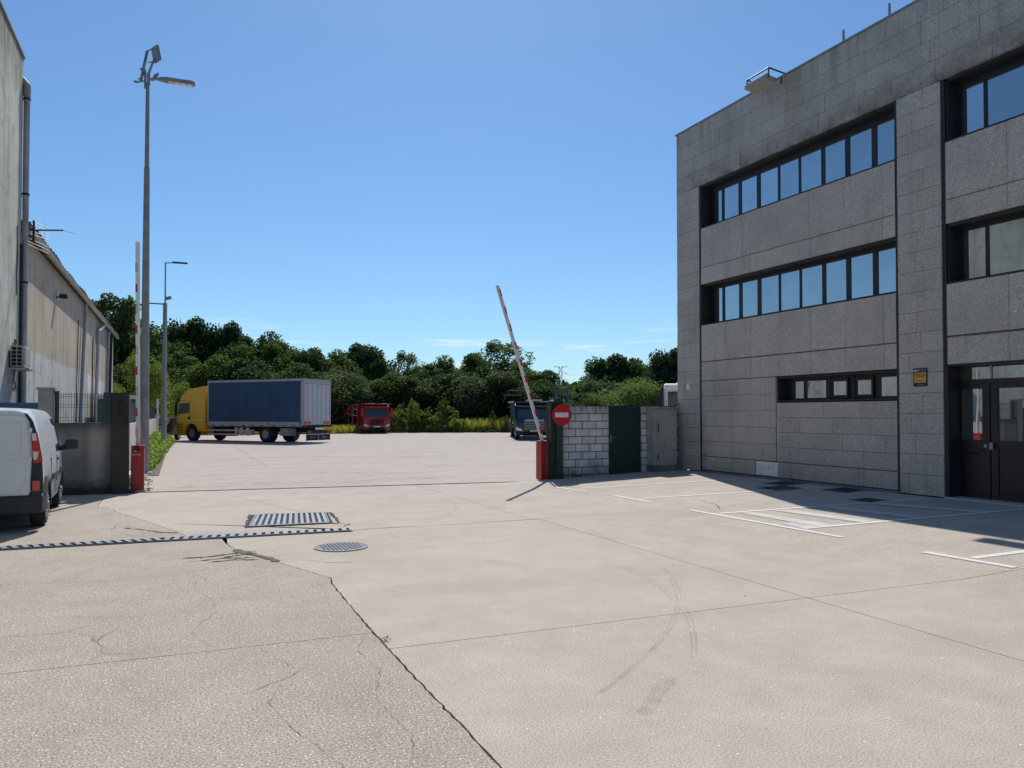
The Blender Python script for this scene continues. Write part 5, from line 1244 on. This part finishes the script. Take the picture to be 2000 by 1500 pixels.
# (pixel column, pixel row of top, width px, distance, kind, label)
TR = [
 (215, 583, 120, 78, 'oakC', 'tall open leafed tree standing over the far end of the tan warehouse roof'),
 (165, 600, 90, 84, 'oakA', 'leafy tree just showing behind the warehouse gutter'),
 (312, 645, 90, 82, 'oakA', 'round tree seen between the two lamp posts'),
 (377, 628, 100, 86, 'oakB', 'tall dark domed tree above the cab of the yellow truck'),
 (446, 636, 85, 88, 'oakB', 'dark tree with a ragged top just right of the tall domed one'),
 (505, 655, 110, 86, 'oakA', 'broad tree above the front of the blue curtain side'),
 (555, 672, 90, 84, 'oakC', 'sloping shouldered tree above the middle of the truck box'),
 (600, 684, 80, 84, 'oakB', 'tree above the rear corner of the blue truck box'),
 (645, 688, 85, 88, 'oakA', 'tree rising over the grey rear doors of the truck'),
 (708, 675, 85, 96, 'oakB', 'tall rounded tree standing above the red transporter'),
 (745, 704, 50, 92, 'oakC', 'small dark tree in the dip right of the tall rounded one'),
 (790, 686, 50, 104, 'popA', 'thin airy poplar standing alone on the skyline'),
 (835, 714, 80, 88, 'oakC', 'low tree under the skyline right of the airy poplar'),
 (885, 700, 85, 90, 'oakA', 'tree at the centre of the far wood'),
 (935, 694, 80, 92, 'oakC', 'tree left of the tall feathery one behind the barrier boom'),
 (972, 665, 85, 100, 'popA', 'tall feathery tree behind the leaning barrier boom'),
 (1012, 712, 85, 88, 'oakA', 'tree directly behind the foot of the leaning boom'),
 (1060, 726, 80, 86, 'oakC', 'tree above the dark lorry, left of the pylon'),
 (1105, 748, 50, 92, 'oakB', 'small dark tree right under the pylon'),
 (1140, 740, 70, 82, 'willow', 'grey green willow right of the gap in the skyline'),
 (1165, 745, 80, 86, 'oakB', 'dark tree between the willow and the big crown'),
 (1205, 697, 100, 110, 'oakB', 'big dark rounded crown above the green door'),
 (1243, 703, 60, 112, 'oakC', 'smaller crown leaning on the big one above the green door'),
 (1245, 738, 95, 66, 'light', 'pale sunlit bushy tree above the block wall'),
 (1320, 684, 90, 70, 'oakB', 'dark tree half hidden by the office corner'),
 (1290, 722, 60, 90, 'oakA', 'low tree left of the one at the office corner'),
 (345, 690, 90, 74, 'oakC', 'lower tree left of the yellow cab'),
 (415, 700, 100, 73, 'oakA', 'lower tree above the yellow cab roof'),
 (490, 705, 110, 73, 'oakB', 'lower dark tree behind the blue truck box'),
 (570, 715, 100, 72, 'oakA', 'lower tree behind the back half of the truck box'),
 (650, 722, 95, 75, 'willow', 'grey green tree between the truck and the red transporter'),
 (610, 735, 90, 78, 'oakC', 'lower tree just behind the rear of the truck'),
 (705, 735, 90, 76, 'willow', 'grey green bushy tree directly behind the red transporter'),
 (760, 732, 90, 78, 'oakA', 'lower tree right of the red transporter'),
 (815, 738, 90, 78, 'oakC', 'lower tree below the airy poplar'),
 (870, 732, 100, 79, 'oakB', 'lower dark tree in the middle of the wood'),
 (925, 735, 90, 78, 'willow', 'lower grey green tree right of the middle of the wood'),
 (985, 728, 100, 78, 'oakB', 'lower dark tree behind the white boom'),
 (1045, 745, 80, 76, 'oakA', 'lower tree behind the dark lorry cab'),
 (1100, 765, 70, 74, 'willow', 'low grey green tree behind the no entry sign'),
 (1150, 768, 80, 70, 'oakC', 'low tree over the left part of the block wall'),
 (1190, 760, 70, 68, 'light', 'low pale tree over the green door'),
 (270, 700, 90, 72, 'oakA', 'tree behind the tall lamp post'),
 (215, 690, 90, 76, 'oakB', 'dark tree at the end of the tan warehouse'),
]
for px, yt_, wp, d, kd, lb_ in TR:
    H_ = HT(yt_, d); W_ = wp * d / 1500 * 1.42
    plant(kd, (px - 1000) / 1500, d, H_, W_, lb_, 'tree', GT)
plant('light', (285 - 1000) / 1500, 50, HT(688, 50), 2.6, 'young pale green tree behind the shelter and lamp post', 'tree')
plant('light', (345 - 1000) / 1500, 56, HT(745, 56), 2.2, 'small pale tree left of the yellow cab', 'tree')
plant('light', (222 - 1000) / 1500, 54, HT(745, 54), 1.6, 'small leafy tree against the end of the tan warehouse', 'tree')
# shrubs along the far edge of the yard
SH = [(640, 820, 46), (655, 812, 34), (672, 815, 44), (694, 810, 40), (722, 806, 40), (752, 812, 36), (772, 800, 44), (783, 787, 22), (797, 797, 40), (810, 780, 24), (824, 804, 50), (838, 794, 28), (852, 810, 44), (866, 778, 26), (877, 792, 34), (893, 816, 34), (908, 826, 26), (925, 816, 33), (944, 830, 34), (962, 800, 12), (968, 830, 24), (986, 811, 16), (1003, 831, 24), (1018, 822, 32)]
for i, (px, yt_, wp) in enumerate(SH):
    d = 70.5 + (i % 3) * .9
    if px < 700: d = 72.5
    wh = ('between the truck and the red transporter' if px < 700 else 'behind the red transporter' if px < 765 else 'just right of the red transporter' if px < 815 else 'left of the verge middle' if px < 860 else 'right of the verge middle' if px < 920 else 'at the right end of the verge' if px < 975 else 'beside the dark lorry')
    how = ('tall' if yt_ < 792 else 'low' if yt_ > 808 else 'middling') + (' broad' if wp > 42 else ' narrow' if wp < 32 else '')
    plant(('bushA', 'bushB', 'bushC')[i % 3], (px - 1000) / 1500, d, HT(yt_, d), wp * d / 1500 * 1.25, f'{how} {("yellow green", "dark green", "spiky pale")[i % 3]} wild shrub {wh}', 'shrub', 'wild shrubs along the far verge')
# far undergrowth: one mass of leaves filling the foot of the wood
rs = np.random.RandomState(21); n = 42000
tb = rs.uniform(-.62, .30, n); dd = rs.uniform(80, 100, n); zz = rs.uniform(0, 1, n) ** 1.2 * 5.0
Cc = np.stack([tb * dd * math.cos(YAW) + dd * math.sin(YAW), -tb * dd * math.sin(YAW) + dd * math.cos(YAW), zz], 1)
class RS0:
    uniform = staticmethod(rs.uniform); normal = staticmethod(lambda size: rs.normal(size=size))
o = link('undergrowth', leafmesh('undergrowth', Cc, .38, RS0), 'leafdark'); tag(o, 'dark undergrowth filling the foot of the wood', 'undergrowth', kind='stuff')
# rough grass verge
def blades(name, X_, Y_, Z_, h, w, rs, mat, label, cat='grass'):
    n = len(X_); an = rs.uniform(0, 6.28, n); hh = h * rs.uniform(.4, 1.2, n); le = rs.uniform(-.35, .35, (n, 2)) * hh[:, None]
    b = np.stack([X_, Y_, Z_], 1); dx = np.stack([np.cos(an) * w, np.sin(an) * w, 0 * an], 1)
    tip = b + np.stack([le[:, 0], le[:, 1], hh], 1); mid = b + np.stack([le[:, 0] * .35, le[:, 1] * .35, hh * .6], 1)
    V = np.stack([b - dx, b + dx, mid + dx * .7, tip, mid - dx * .7], 1).reshape(-1, 3)
    me = bpy.data.meshes.new(name); me.vertices.add(5 * n); me.vertices.foreach_set('co', V.astype('f').ravel())
    me.loops.add(5 * n); me.loops.foreach_set('vertex_index', np.arange(5 * n, dtype='i')); me.polygons.add(n)
    me.polygons.foreach_set('loop_start', np.arange(0, 5 * n, 5, dtype='i')); me.polygons.foreach_set('loop_total', np.full(n, 5, 'i')); me.update(calc_edges=True)
    return tag(link(name, me, mat), label, cat, kind='stuff')
n = 45000; u = rs.uniform(0, 1, n); ex = -9 + u * 60
ey = np.interp(ex, [-9, 11, 19.5, 28.5, 60], [66, 66, 68, 64.5, 60]) + .05 + rs.uniform(0, 1, n) ** 1.3 * 8
blades('verge_grass', ex, ey, np.full(n, -.06), .75 + .5 * np.clip((ex - 20) / 4, 0, 1), .035, rs, 'grass', 'rough yellowing grass along the far edge of the yard')
# ground cover by the boundary wall
n = 16000; yy = 23.6 + rs.uniform(0, 1, n) ** .8 * 24; xe = np.interp(yy, [23, 30, 42, 48], [-.78, -.62, -.42, -.25]) + .08 * np.sin(yy * 3.1); xx = -1.22 + rs.uniform(0, 1, n) * (xe + 1.22)
hh = .28 + .34 * (np.clip((yy - 23) / 12, 0, 1)) + .12 * np.sin(yy * 2.3) + .08 * np.sin(yy * 5.9 + 1)
zz = rs.uniform(0, 1, n) ** .6 * hh * (1 - .55 * np.clip((xx + .9) / .7, 0, 1))
o = link('ground_ivy', leafmesh('ground_ivy', np.stack([xx, yy, zz], 1), .055, RS0, .6, .75), 'ivy'); tag(o, 'bright green leafy weeds along the foot of the boundary wall', 'weeds', kind='stuff')
# small weeds
def tuft(x, y, z, label, n=60, h=.25, w=.008):
    a = rs.normal(size=n) * .05; b = rs.normal(size=n) * .05
    C_ = np.stack([x + a * (.5 if h < .1 else 1), y + b * (.5 if h < .1 else 1), z + rs.uniform(0, h, n)], 1)
    t = thing('weed_tuft', label, 'weed', (0, 0, 0), 0, 'weeds sprouting from the paving')
    link('leaves', leafmesh('leaves', C_, .011 if h < .1 else .03, RS0, .4, .6), 'weed', t); link('stem', MB().tube((x, y, z), (x + .01, y, z + h), .004, n=4).build('stem', 'grass', t).data, None, t) if 0 else None
tuft(-.97, 18.70, 0, 'small weed at the foot of the red barrier beside the dark pillar', 50, .18)
tuft(-.62, 19.0, 0, 'spindly weed right of the red barrier cabinet', 70, .30)
tuft(.82, 9.95, 0, 'green tuft growing in the earth seam near the drain', 60, .04)
tuft(1.44, 5.75, 0, 'tiny tuft in the joint between old and new concrete', 25, .03)
tuft(-1.0, 23.2, .17, 'leafy weed beside the base of the tall lamp post', 60, .3)
